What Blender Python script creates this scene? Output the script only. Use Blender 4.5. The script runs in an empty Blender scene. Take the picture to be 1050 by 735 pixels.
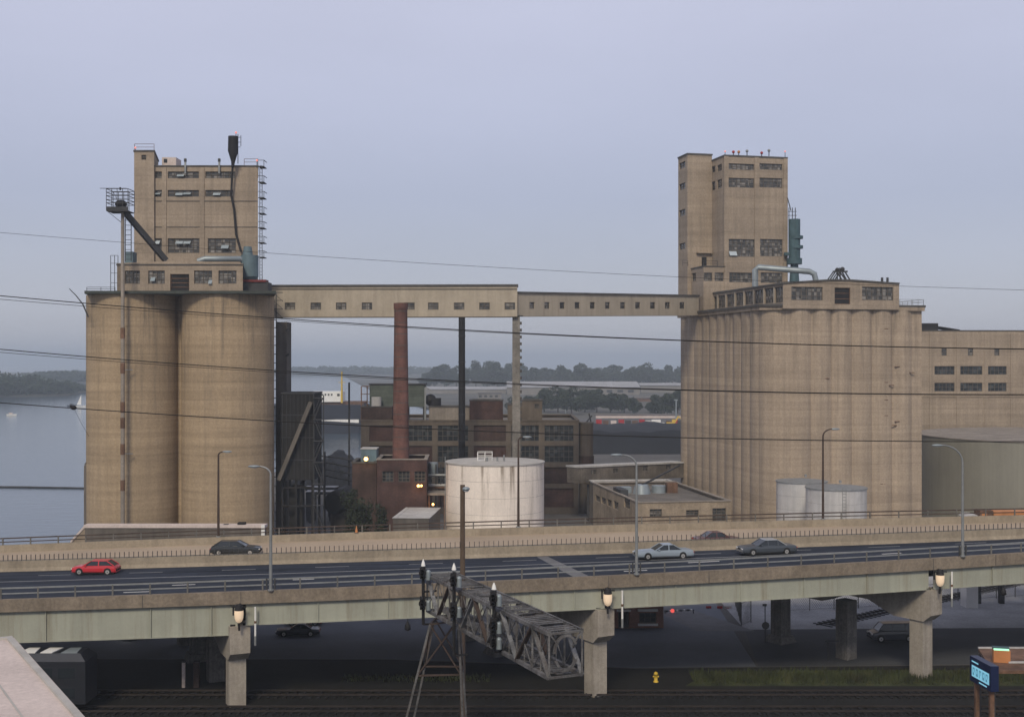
import bpy, math, random
import numpy as np
from mathutils import Vector, Matrix
random.seed(7); RNG = np.random.default_rng(7)
S = bpy.context.scene; COL = S.collection
R = math.radians
# ---------------------------------------------------------------- camera, sky, sun, exposure
F, CZ, HX, HY = 1250.0, 30.0, 525.0, 370.0      # focal length in photo pixels, eye height, principal point
cam = bpy.data.cameras.new('camera'); camo = bpy.data.objects.new('camera', cam); COL.objects.link(camo)
camo.location = (0, 0, CZ); camo.rotation_euler = (R(90), 0, 0)
cam.sensor_width = 36; cam.lens = 36 * F / 1050; cam.shift_y = 2.5 / 1050
cam.clip_start = 0.5; cam.clip_end = 60000
S.camera = camo
SUN_EL, SUN_AZ = 41.0, 191.0                     # azimuth clockwise from +Y
world = bpy.data.worlds.new('World'); S.world = world; world.use_nodes = True
nt = world.node_tree; nt.nodes.clear()
sky = nt.nodes.new('ShaderNodeTexSky'); sky.sky_type = 'NISHITA'; sky.sun_disc = False
sky.sun_elevation = R(SUN_EL); sky.sun_rotation = R(SUN_AZ)
sky.air_density = 1.2; sky.dust_density = 1.0; sky.ozone_density = 2.0; sky.altitude = 80
bg = nt.nodes.new('ShaderNodeBackground'); bg.inputs[1].default_value = 0.080
wo = nt.nodes.new('ShaderNodeOutputWorld')
ov_ = nt.nodes.new('ShaderNodeMix'); ov_.data_type = 'RGBA'; ov_.inputs[0].default_value = .85   # high overcast over the clear sky, unseen zenith darkened to cut ambient light
gt_ = nt.nodes.new('ShaderNodeNewGeometry'); sx_ = nt.nodes.new('ShaderNodeSeparateXYZ'); ab_ = nt.nodes.new('ShaderNodeMath'); ab_.operation = 'MULTIPLY'; ab_.inputs[1].default_value = -1
nt.links.new(gt_.outputs['Incoming'], sx_.inputs[0]); nt.links.new(sx_.outputs[2], ab_.inputs[0])
rp_ = nt.nodes.new('ShaderNodeValToRGB'); nt.links.new(ab_.outputs[0], rp_.inputs[0])
el_ = rp_.color_ramp.elements; el_[0].position = 0.0; el_[0].color = (.48, .495, .585, 1); el_[1].position = .30; el_[1].color = (.64, .645, .80, 1)
e_ = el_.new(.13); e_.color = (.455, .475, .622, 1); e_ = el_.new(.58); e_.color = (.36, .37, .48, 1)
cn_ = nt.nodes.new('ShaderNodeTexNoise'); cn_.inputs['Scale'].default_value = 2.2; cn_.inputs['Detail'].default_value = 5; cn_.inputs['Roughness'].default_value = .55
cm_ = nt.nodes.new('ShaderNodeMapping'); cm_.inputs['Scale'].default_value = (1, 1, 3.5); nt.links.new(gt_.outputs['Incoming'], cm_.inputs[0]); nt.links.new(cm_.outputs[0], cn_.inputs[0])
cr_ = nt.nodes.new('ShaderNodeMapRange'); cr_.inputs[1].default_value = .3; cr_.inputs[2].default_value = .7; cr_.inputs[3].default_value = .955; cr_.inputs[4].default_value = 1.045; nt.links.new(cn_.outputs['Fac'], cr_.inputs[0])
cx_ = nt.nodes.new('ShaderNodeVectorMath'); cx_.operation = 'SCALE'
sc_ = nt.nodes.new('ShaderNodeVectorMath'); sc_.operation = 'SCALE'; sc_.inputs[3].default_value = 1 / .12; nt.links.new(rp_.outputs[0], cx_.inputs[0]); nt.links.new(cr_.outputs[0], cx_.inputs[3]); nt.links.new(cx_.outputs[0], sc_.inputs[0]); nt.links.new(sc_.outputs[0], ov_.inputs[7])
nt.links.new(sky.outputs[0], ov_.inputs[6]); nt.links.new(ov_.outputs[2], bg.inputs[0]); nt.links.new(bg.outputs[0], wo.inputs[0])
sl = bpy.data.lights.new('sun', 'SUN'); sl.energy = 1.5; sl.angle = R(14); sl.color = (1.0, 0.89, 0.70)
so = bpy.data.objects.new('sun', sl); COL.objects.link(so)
a = R(SUN_AZ); sv = Vector((math.sin(a) * math.cos(R(SUN_EL)), math.cos(a) * math.cos(R(SUN_EL)), math.sin(R(SUN_EL))))
so.rotation_euler = sv.to_track_quat('Z', 'Y').to_euler()
S.view_settings.view_transform = 'Standard'; S.view_settings.look = 'None'
S.view_settings.gamma = 1; S.view_settings.exposure = 0.56; S.view_settings.use_curve_mapping = False
HAZE = .00030
S.cycles.use_denoising = True
S.cycles.max_bounces = 6; S.cycles.volume_bounces = 1; S.cycles.diffuse_bounces = 3
# ---------------------------------------------------------------- helpers
def X(px, Y): return (px - HX) * Y / F
def Z(py, Y): return CZ - (py - HY) * Y / F
def at(px, py, Y): return Vector((X(px, Y), Y, Z(py, Y)))

MATS = {}
def mat(name, col, rough=0.85, var=0.25, scale=0.5, streak=0.0, band=0.0, metal=0.0, bump=0.0, spec=0.3,
        fine=0.0, emit=None, stain=None, stain_amt=0.0, band_scale=0.8, streak_scale=1.2, joint=0.0, joint_h=1.35, along=0.0, stain_z=None):
    m = bpy.data.materials.new(name); m.use_nodes = True; MATS[name] = m
    n = m.node_tree.nodes; l = m.node_tree.links; b = n['Principled BSDF']
    b.inputs['Roughness'].default_value = rough; b.inputs['Metallic'].default_value = metal
    b.inputs['Specular IOR Level'].default_value = spec
    tc = n.new('ShaderNodeTexCoord')
    def noise(sc, mapping=None, detail=4, rgh=0.6):
        t = n.new('ShaderNodeTexNoise'); t.inputs['Scale'].default_value = sc
        t.inputs['Detail'].default_value = detail; t.inputs['Roughness'].default_value = rgh
        if mapping:
            mp = n.new('ShaderNodeMapping'); mp.inputs['Scale'].default_value = mapping
            l.new(tc.outputs['Object'], mp.inputs[0]); l.new(mp.outputs[0], t.inputs[0])
        else: l.new(tc.outputs['Object'], t.inputs[0])
        return t.outputs['Fac']
    def rng(src, lo, hi, a=0.3, c=0.7):
        r = n.new('ShaderNodeMapRange'); r.inputs[1].default_value = a; r.inputs[2].default_value = c
        r.inputs[3].default_value = lo; r.inputs[4].default_value = hi; l.new(src, r.inputs[0]); return r.outputs[0]
    def mul(x, y):
        q = n.new('ShaderNodeMath'); q.operation = 'MULTIPLY'; l.new(x, q.inputs[0]); l.new(y, q.inputs[1]); return q.outputs[0]
    f = rng(noise(scale), 1 - var, 1 + var)
    if fine: f = mul(f, rng(noise(max(scale * 9, 3.2), None, 5, .8), 1 - fine, 1 + fine))
    if streak: f = mul(f, rng(noise(streak_scale, (1, 1, 0.035), 5, .65), 1 - streak, 1 + streak * .6))
    if band: f = mul(f, rng(noise(band_scale, (0.03, 0.03, 1.0), 3), 1 - band, 1 + band))
    if joint:                                    # pour lines of slip-formed concrete
        sz = n.new('ShaderNodeSeparateXYZ'); l.new(tc.outputs['Object'], sz.inputs[0])
        dv = n.new('ShaderNodeMath'); dv.operation = 'DIVIDE'; dv.inputs[1].default_value = joint_h; l.new(sz.outputs[2], dv.inputs[0])
        wb_ = n.new('ShaderNodeMath'); wb_.operation = 'MULTIPLY_ADD'; wb_.inputs[1].default_value = .18; l.new(noise(.35, (.3, .3, 1)), wb_.inputs[0]); l.new(dv.outputs[0], wb_.inputs[2])
        fl = n.new('ShaderNodeMath'); fl.operation = 'FLOOR'; l.new(wb_.outputs[0], fl.inputs[0])
        wn_ = n.new('ShaderNodeTexWhiteNoise'); wn_.noise_dimensions = '1D'; l.new(fl.outputs[0], wn_.inputs['W']); f = mul(f, rng(wn_.outputs[0], 1 - joint * .4, 1 + joint * .4, 0, 1))
        fr = n.new('ShaderNodeMath'); fr.operation = 'FRACT'; l.new(wb_.outputs[0], fr.inputs[0])
        jl = rng(fr.outputs[0], 1 - joint, 1, 0.0, .16)
        pt_ = rng(noise(.22, (1, 1, 1.4), 5), 0, 1, .38, .62)
        jm = n.new('ShaderNodeMix'); jm.data_type = 'FLOAT'; jm.inputs[2].default_value = 1; l.new(pt_, jm.inputs[0]); l.new(jl, jm.inputs[3]); f = mul(f, jm.outputs[0])
    if along: f = mul(f, rng(noise(1.6, (.04, 1, 1), 4), 1 - along, 1 + along))
    mx = n.new('ShaderNodeMix'); mx.data_type = 'RGBA'; mx.blend_type = 'MULTIPLY'; mx.inputs[0].default_value = 1
    mx.inputs[6].default_value = (*col, 1); l.new(f, mx.inputs[7]); out = mx.outputs[2]
    if stain:
        s2 = n.new('ShaderNodeMix'); s2.data_type = 'RGBA'; s2.inputs[7].default_value = (*stain, 1)
        sf = rng(noise(streak_scale * .8, (1, 1, .06), 6, .7), 0, stain_amt, .50 if stain_z else .52, .66 if stain_z else .72)
        if stain_z:                              # runs that start at the top edge
            zz_ = n.new('ShaderNodeSeparateXYZ'); l.new(tc.outputs['Object'], zz_.inputs[0]); sf = mul(sf, rng(zz_.outputs[2], .12, 1, *stain_z))
        l.new(sf, s2.inputs[0])
        l.new(out, s2.inputs[6]); out = s2.outputs[2]
    l.new(out, b.inputs['Base Color'])
    if bump:
        bp = n.new('ShaderNodeBump'); bp.inputs['Strength'].default_value = bump; bp.inputs['Distance'].default_value = .05
        l.new(noise(scale * 12, None, 4), bp.inputs['Height']); l.new(bp.outputs[0], b.inputs['Normal'])
    if emit:
        b.inputs['Emission Color'].default_value = (*emit[0], 1); b.inputs['Emission Strength'].default_value = emit[1]
    return m

def brick_mat(name, c1, c2, mortar, sc=1.0, dirt=.35):
    m = mat(name, (1, 1, 1), .9, dirt, .35, streak=.2, fine=.2)
    n = m.node_tree.nodes; l = m.node_tree.links
    mx = [x for x in n if x.bl_idname == 'ShaderNodeMix'][0]
    tc = [x for x in n if x.bl_idname == 'ShaderNodeTexCoord'][0]
    sx = n.new('ShaderNodeSeparateXYZ'); l.new(tc.outputs['Object'], sx.inputs[0])
    ad = n.new('ShaderNodeMath'); ad.operation = 'ADD'; l.new(sx.outputs[0], ad.inputs[0]); l.new(sx.outputs[1], ad.inputs[1])
    cb = n.new('ShaderNodeCombineXYZ'); l.new(ad.outputs[0], cb.inputs[0]); l.new(sx.outputs[2], cb.inputs[1])
    br = n.new('ShaderNodeTexBrick'); br.inputs['Color1'].default_value = (*c1, 1); br.inputs['Color2'].default_value = (*c2, 1)
    br.inputs['Mortar'].default_value = (*mortar, 1); br.inputs['Scale'].default_value = sc
    br.inputs['Brick Width'].default_value = .42; br.inputs['Row Height'].default_value = .16; br.inputs['Mortar Size'].default_value = .02
    l.new(cb.outputs[0], br.inputs[0]); l.new(br.outputs[0], mx.inputs[6])
    return m

def glass_mat(name, c_lo, c_hi, cell=1.0, rough=.25):
    m = bpy.data.materials.new(name); m.use_nodes = True; MATS[name] = m
    n = m.node_tree.nodes; l = m.node_tree.links; b = n['Principled BSDF']
    b.inputs['Roughness'].default_value = rough; b.inputs['Specular IOR Level'].default_value = .5
    tc = n.new('ShaderNodeTexCoord'); sn = n.new('ShaderNodeVectorMath'); sn.operation = 'SNAP'
    sn.inputs[1].default_value = (cell, cell, cell); l.new(tc.outputs['Object'], sn.inputs[0])
    wn = n.new('ShaderNodeTexWhiteNoise'); l.new(sn.outputs[0], wn.inputs[0])
    pw = n.new('ShaderNodeMath'); pw.operation = 'POWER'; pw.inputs[1].default_value = 2.5; l.new(wn.outputs[0], pw.inputs[0])
    mx = n.new('ShaderNodeMix'); mx.data_type = 'RGBA'; mx.inputs[6].default_value = (*c_lo, 1); mx.inputs[7].default_value = (*c_hi, 1)
    l.new(pw.outputs[0], mx.inputs[0]); l.new(mx.outputs[2], b.inputs['Base Color'])
    return m

# concrete and masonry
mat('silo_concrete', (.36, .272, .178), .92, .09, .10, streak=.12, band=.12, fine=.20, bump=.15, stain=(.12, .10, .08), stain_amt=.8, joint=.20, band_scale=1.6, stain_z=(18, 41))
mat('elevator_concrete', (.37, .294, .222), .92, .08, .12, streak=.15, band=.10, fine=.20, bump=.15, stain=(.13, .11, .09), stain_amt=.75, joint=.17, band_scale=1.6, stain_z=(16, 40))
mat('house_concrete', (.325, .262, .20), .92, .12, .2, streak=.15, band=.13, fine=.20, bump=.12, stain=(.18, .15, .12), stain_amt=.45, joint=.2, joint_h=1.2)
mat('gallery_render', (.40, .345, .27), .9, .10, .3, streak=.10, fine=.10, stain=(.24, .2, .16), stain_amt=.45)
mat('grey_concrete', (.27, .235, .20), .92, .2, .25, streak=.2, fine=.2, bump=.2, stain=(.13, .11, .10), stain_amt=.5)
mat('frame_concrete', (.125, .102, .08), .92, .2, .25, streak=.2, fine=.15, stain=(.1, .085, .075), stain_amt=.5)
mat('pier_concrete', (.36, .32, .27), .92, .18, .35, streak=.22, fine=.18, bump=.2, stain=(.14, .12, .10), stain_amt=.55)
mat('fascia_concrete', (.225, .185, .142), .92, .2, .4, fine=.3, bump=.2, streak=.15, stain=(.14, .11, .09), stain_amt=.5)
mat('barrier_concrete', (.30, .252, .19), .92, .14, .4, fine=.18, streak=.16, stain=(.2, .16, .12), stain_amt=.4)
mat('pavement_concrete', (.40, .315, .23), .9, .10, .12, fine=.1)
mat('dark_coping', (.085, .08, .075), .9, .3, .5)
mat('soot_concrete', (.13, .115, .10), .92, .25, .3, streak=.25)
brick_mat('chimney_brick', (.165, .068, .053), (.125, .052, .042), (.15, .10, .085), 1.0)
brick_mat('dark_red_brick', (.085, .041, .034), (.065, .033, .028), (.065, .05, .045), 1.0)
brick_mat('brown_brick', (.07, .038, .032), (.05, .03, .026), (.06, .048, .04), 1.0)
brick_mat('buff_brick', (.33, .26, .185), (.28, .22, .16), (.26, .22, .17), 1.0, .25)
brick_mat('grey_brick', (.17, .145, .12), (.14, .12, .10), (.13, .115, .1), 1.0)
# steel and paint
mat('girder_paint', (.345, .352, .292), .6, .08, .3, streak=.12, fine=.05, stain=(.17, .13, .08), stain_amt=.55)
mat('truss_grey', (.17, .172, .18), .7, .4, 1.2, fine=.4)
mat('galvanised', (.28, .29, .29), .5, .15, 1.5, metal=.4)
mat('rail_steel', (.13, .125, .115), .6, .3, 1.0, fine=.2)
mat('bright_rail', (.55, .55, .53), .45, .15, 1.0, metal=.3)
mat('dark_steel', (.045, .045, .047), .7, .3, .8)
mat('black_steel', (.016, .015, .016), .7, .3, .8)
mat('rust_steel', (.15, .085, .055), .85, .4, .6, streak=.3, fine=.3)
mat('weathered_steel', (.115, .112, .112), .8, .6, .8, fine=.45, stain=(.06, .04, .03), stain_amt=.85)
mat('blue_grey_steel', (.12, .175, .20), .6, .2, .6, streak=.15)
mat('teal_steel', (.055, .10, .115), .65, .25, .6, streak=.2)
mat('duct_steel', (.27, .31, .33), .45, .15, .6, metal=.3)
mat('silver_tank', (.66, .64, .62), .42, .12, .4, streak=.16, metal=.35, stain=(.3, .24, .2), stain_amt=.3)
mat('tank_white', (.84, .75, .665), .75, .08, .25, streak=.08, fine=.10, stain=(.20, .15, .105), stain_amt=1.0, streak_scale=.9, stain_z=(5.5, 15))
mat('tank_roof', (.44, .42, .39), .8, .15, .4, fine=.1)
mat('big_tank_paint', (.27, .258, .215), .75, .08, .15, streak=.1, fine=.05)
mat('pale_roof', (.46, .45, .44), .85, .2, .3, fine=.15, stain=(.3, .28, .26), stain_amt=.5)
mat('white_paint', (.78, .77, .74), .6, .06, .8)
mat('pink_render', (.60, .51, .47), .9, .10, .35, fine=.16)
mat('tar_roof', (.15, .135, .12), .95, .3, .25, fine=.25)
mat('red_paint', (.45, .03, .03), .45, .1, 1.0)
mat('green_trim', (.05, .058, .052), .8, .2, 1.0)
mat('wood', (.12, .085, .06), .9, .3, .6, streak=.3)
mat('louvre_green', (.085, .10, .085), .85, .25, .6, band=.25, band_scale=2.5)
mat('soot_sheet', (.020, .019, .019), .9, .4, .4, streak=.3)
mat('orange_paint', (.50, .21, .08), .7, .2, .6)
mat('yellow_paint', (.62, .42, .05), .6, .15, 1.0)
mat('black_rubber', (.018, .018, .018), .9, .1, 1)
mat('rim_metal', (.55, .54, .52), .35, .1, 1, metal=.6)
mat('chrome', (.6, .6, .6), .25, .05, 1, metal=.8)
mat('tail_red', (.35, .02, .02), .4, .05, 1)
mat('lens_cream', (.8, .62, .45), .5, .05, 1, emit=((1, .74, .48), .22))
mat('lens_clear', (.7, .7, .7), .2, .02, 1)
mat('lamp_yellow', (.9, .6, .2), .5, .02, 1, emit=((1, .60, .16), 5))
mat('lamp_orange', (.9, .5, .2), .5, .02, 1, emit=((1, .48, .12), 4))
mat('lamp_white', (.9, .9, .9), .5, .02, 1, emit=((1, .97, .9), 7))
mat('lamp_red', (.9, .1, .1), .5, .02, 1, emit=((1, .12, .10), .6))
mat('beacon_red', (.9, .3, .25), .5, .02, 1, emit=((1, .35, .28), .35))
mat('sign_navy', (.01, .018, .06), .4, .05, 1)
mat('sign_cyan', (.2, .5, .6), .4, .03, 1, emit=((.30, .70, .90), .32))
mat('sign_blue_ink', (.05, .2, .3), .4, .03, 1, emit=((.14, .42, .56), .26))
mat('lamp_green', (.3, .8, .5), .4, .02, 1, emit=((.45, 1, .62), .6))
mat('far_wall', (.20, .185, .17), .9, .2, .1)
mat('far_roof', (.34, .34, .35), .85, .15, .1)
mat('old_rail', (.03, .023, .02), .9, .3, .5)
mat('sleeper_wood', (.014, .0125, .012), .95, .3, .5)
mat('hut_brick', (.27, .135, .10), .9, .2, .5, fine=.3)
mat('road_dash', (.62, .61, .58), .7, .12, .7, fine=.1)
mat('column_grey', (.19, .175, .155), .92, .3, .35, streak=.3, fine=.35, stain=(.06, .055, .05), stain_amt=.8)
mat('machine_red', (.16, .03, .028), .8, .2, .8)
mat('dull_rust', (.06, .042, .034), .9, .4, .6)
# ground, water, planting
mat('asphalt_blue', (.027, .033, .048), .9, .2, .25, fine=.2, spec=.15, along=.5)
mat('asphalt_grey', (.055, .058, .065), .9, .25, .12, fine=.15)
mat('asphalt_patch', (.15, .15, .155), .85, .15, .6, fine=.1)
mat('road_paint', (.36, .36, .35), .7, .12, .7, fine=.1)
mat('gravel', (.33, .33, .335), .95, .2, .25, fine=.3, bump=.2)
mat('yard_dirt', (.10, .095, .09), .95, .35, .06, fine=.25, bump=.2)
mat('lot_asphalt', (.13, .14, .16), .9, .2, .10, fine=.12)
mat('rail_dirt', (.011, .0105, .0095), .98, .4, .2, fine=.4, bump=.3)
mat('far_dirt', (.10, .095, .08), .95, .3, .02, fine=.2)
mat('coal', (.011, .012, .015), .85, .4, .12, fine=.4, bump=.4)
mat('hull_navy', (.018, .022, .035), .6, .2, .1)
mat('leaf', (.028, .036, .02), .9, .45, .35, fine=.3)
mat('far_leaf', (.040, .055, .034), .9, .4, .12, fine=.3)
mat('grass_green', (.042, .050, .018), .95, .6, .45, fine=.4, stain=(.10, .08, .035), stain_amt=.7, streak_scale=.6)
mat('bark', (.07, .055, .045), .95, .3, 1.0)
glass_mat('dirty_glass', (.045, .045, .044), (.27, .25, .225), .55)
glass_mat('dark_glass', (.012, .015, .017), (.07, .08, .085), .7)
glass_mat('car_glass', (.02, .025, .03), (.04, .045, .05), 5, .08)
glass_mat('pale_glass', (.28, .33, .36), (.55, .62, .66), .9)
mat('mullion', (.11, .095, .08), .8, .15, 1)
mat('pale_mullion', (.30, .255, .21), .8, .15, 1)
for nm, c in (('car_red', (.52, .025, .035)), ('car_black', (.018, .022, .026)), ('car_silver_blue', (.26, .31, .36)),
              ('car_grey', (.055, .065, .078)), ('car_rust', (.11, .045, .042)), ('car_navy', (.014, .018, .032)), ('car_white', (.7, .68, .66)),
              ('bus_dark', (.02, .022, .028)), ('vinyl_grey', (.36, .38, .40)), ('car_dim', (.018, .02, .028))):
    mm = mat(nm, c, .32, .04, 1.0, spec=.5); mm.node_tree.nodes['Principled BSDF'].inputs['Coat Weight'].default_value = .4

# water
wm = bpy.data.materials.new('lake_water'); wm.use_nodes = True; MATS['lake_water'] = wm
n_ = wm.node_tree.nodes; l_ = wm.node_tree.links; b_ = n_['Principled BSDF']
b_.inputs['Base Color'].default_value = (.075, .105, .135, 1); b_.inputs['Roughness'].default_value = .12; b_.inputs['IOR'].default_value = 1.33
tc_ = n_.new('ShaderNodeTexCoord'); mp_ = n_.new('ShaderNodeMapping'); mp_.inputs['Scale'].default_value = (.25, .6, 1)
nz_ = n_.new('ShaderNodeTexNoise'); nz_.inputs['Scale'].default_value = .8; nz_.inputs['Detail'].default_value = 6; nz_.inputs['Roughness'].default_value = .6
bp_ = n_.new('ShaderNodeBump'); bp_.inputs['Strength'].default_value = .25; bp_.inputs['Distance'].default_value = .3
l_.new(tc_.outputs['Object'], mp_.inputs[0]); l_.new(mp_.outputs[0], nz_.inputs[0]); l_.new(nz_.outputs[0], bp_.inputs['Height']); l_.new(bp_.outputs[0], b_.inputs['Normal'])

class MB:
    def __init__(s, m=None):
        s.v = []; s.f = []; s.mi = []; s.sm = []; s.mats = []; s.cur = 0
        if m: s.use(m)
    def use(s, m):
        if m not in s.mats: s.mats.append(m)
        s.cur = s.mats.index(m); return s
    def add(s, vs, fs, smooth=False):
        o = len(s.v); s.v += [Vector(p) for p in vs]
        for f in fs: s.f.append([i + o for i in f]); s.mi.append(s.cur); s.sm.append(smooth)
        return s
    def box(s, x0, x1, y0, y1, z0, z1):
        return s.hexa([(x0, y0, z0), (x1, y0, z0), (x1, y1, z0), (x0, y1, z0), (x0, y0, z1), (x1, y0, z1), (x1, y1, z1), (x0, y1, z1)])
    def hexa(s, p): return s.add(p, [(0, 3, 2, 1), (4, 5, 6, 7), (0, 1, 5, 4), (1, 2, 6, 5), (2, 3, 7, 6), (3, 0, 4, 7)])
    def obox(s, c, U, w, d, h, V=None):      # box from a bottom corner along U (w) and its normal (d)
        c = Vector(c); U = Vector(U).normalized(); V = V or Vector((-U.y, U.x, 0)); K = Vector((0, 0, 1))
        return s.hexa([c, c + U * w, c + U * w + V * d, c + V * d, c + K * h, c + U * w + K * h, c + U * w + V * d + K * h, c + V * d + K * h])
    def bar(s, p, q, w, h=None):
        p = Vector(p); q = Vector(q); h = h or w; d = (q - p)
        if d.length < 1e-6: return s
        d.normalize(); u = d.cross(Vector((0, 0, 1)))
        if u.length < 1e-3: u = Vector((1, 0, 0))
        u.normalize(); k = u.cross(d); a = u * w / 2; b = k * h / 2
        return s.hexa([p - a - b, p + a - b, q + a - b, q - a - b, p - a + b, p + a + b, q + a + b, q - a + b])
    def tube(s, pts, r, n=8, cap=True):
        pts = [Vector(p) for p in pts]; N = len(pts); rs = r if isinstance(r, (list, tuple)) else [r] * N
        o = []; prev = None
        for i, p in enumerate(pts):
            d = (pts[min(i + 1, N - 1)] - pts[max(i - 1, 0)]).normalized()
            u = prev - d * prev.dot(d) if prev else d.orthogonal()
            if u.length < 1e-5: u = d.orthogonal()
            u.normalize(); prev = u; w = d.cross(u)
            for k in range(n):
                t = 2 * math.pi * k / n; o.append(p + (u * math.cos(t) + w * math.sin(t)) * rs[i])
        fs = [(i * n + k, i * n + (k + 1) % n, (i + 1) * n + (k + 1) % n, (i + 1) * n + k) for i in range(N - 1) for k in range(n)]
        s.add(o, fs, True)
        if cap: s.add(o[:n], [tuple(range(n))[::-1]]); s.add(o[-n:], [tuple(range(n))])
        return s
    def cyl(s, cx, cy, z0, z1, r0, r1=None, n=24, cap=True):
        r1 = r0 if r1 is None else r1
        a = [(cx + r0 * math.cos(2 * math.pi * k / n), cy + r0 * math.sin(2 * math.pi * k / n), z0) for k in range(n)]
        b = [(cx + r1 * math.cos(2 * math.pi * k / n), cy + r1 * math.sin(2 * math.pi * k / n), z1) for k in range(n)]
        s.add(a + b, [(k, (k + 1) % n, n + (k + 1) % n, n + k) for k in range(n)], True)
        if cap:
            s.add(a, [tuple(range(n))[::-1]]); s.add(b, [tuple(range(n))])
        return s
    def prism(s, poly, d0, d1):              # polygon of 3-D points, swept from d0 to d1 (vectors)
        n = len(poly); a = [Vector(p) + Vector(d0) for p in poly]; b = [Vector(p) + Vector(d1) for p in poly]
        return s.add(a + b, [tuple(range(n))[::-1], tuple(range(n, 2 * n))] + [(k, (k + 1) % n, n + (k + 1) % n, n + k) for k in range(n)])
    def sphere(s, c, r, n=10, m=6, sc=(1, 1, 1)):
        vs = []; c = Vector(c)
        for i in range(m + 1):
            t = math.pi * i / m
            for k in range(n):
                p = 2 * math.pi * k / n
                vs.append(c + Vector((r * sc[0] * math.sin(t) * math.cos(p), r * sc[1] * math.sin(t) * math.sin(p), r * sc[2] * math.cos(t))))
        return s.add(vs, [(i * n + k, (i + 1) * n + k, (i + 1) * n + (k + 1) % n, i * n + (k + 1) % n) for i in range(m) for k in range(n)], True)
    def build(s, name, parent=None, world=False):
        me = bpy.data.meshes.new(name); vs = s.v
        root = parent
        while root is not None and root.parent is not None: root = root.parent
        if world and root is not None:
            inv = (Matrix.Translation(root.location) @ root.rotation_euler.to_matrix().to_4x4()).inverted()
            vs = [inv @ p for p in vs]
        me.from_pydata([tuple(p) for p in vs], [], s.f)
        for m in s.mats: me.materials.append(MATS[m])
        me.polygons.foreach_set('material_index', s.mi); me.polygons.foreach_set('use_smooth', s.sm); me.update()
        o = bpy.data.objects.new(name, me); COL.objects.link(o)
        if parent is not None: o.parent = parent
        return o

def tag(o, label=None, cat=None, group=None, kind=None):
    if label: o['label'] = label
    if cat: o['category'] = cat
    if group: o['group'] = group
    if kind: o['kind'] = kind
    return o
def thing(name, label, cat, loc=(0, 0, 0), rz=0.0, group=None):
    o = bpy.data.objects.new(name, None); COL.objects.link(o); o.location = loc; o.rotation_euler = (0, 0, rz)
    o.empty_display_size = .5
    return tag(o, label, cat, group)
def dup(root, loc, rz=None, label=None, group=None):
    r = root.copy(); COL.objects.link(r); r.location = loc
    if rz is not None: r.rotation_euler = (0, 0, rz)
    if label: r['label'] = label
    if group: r['group'] = group
    for ch in list(root.children):
        c = ch.copy(); COL.objects.link(c); c.parent = r
        for g in ch.children:
            d = g.copy(); COL.objects.link(d); d.parent = c
    return r
def struct(name, mb): return tag(mb.build(name), kind='structure')

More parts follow.
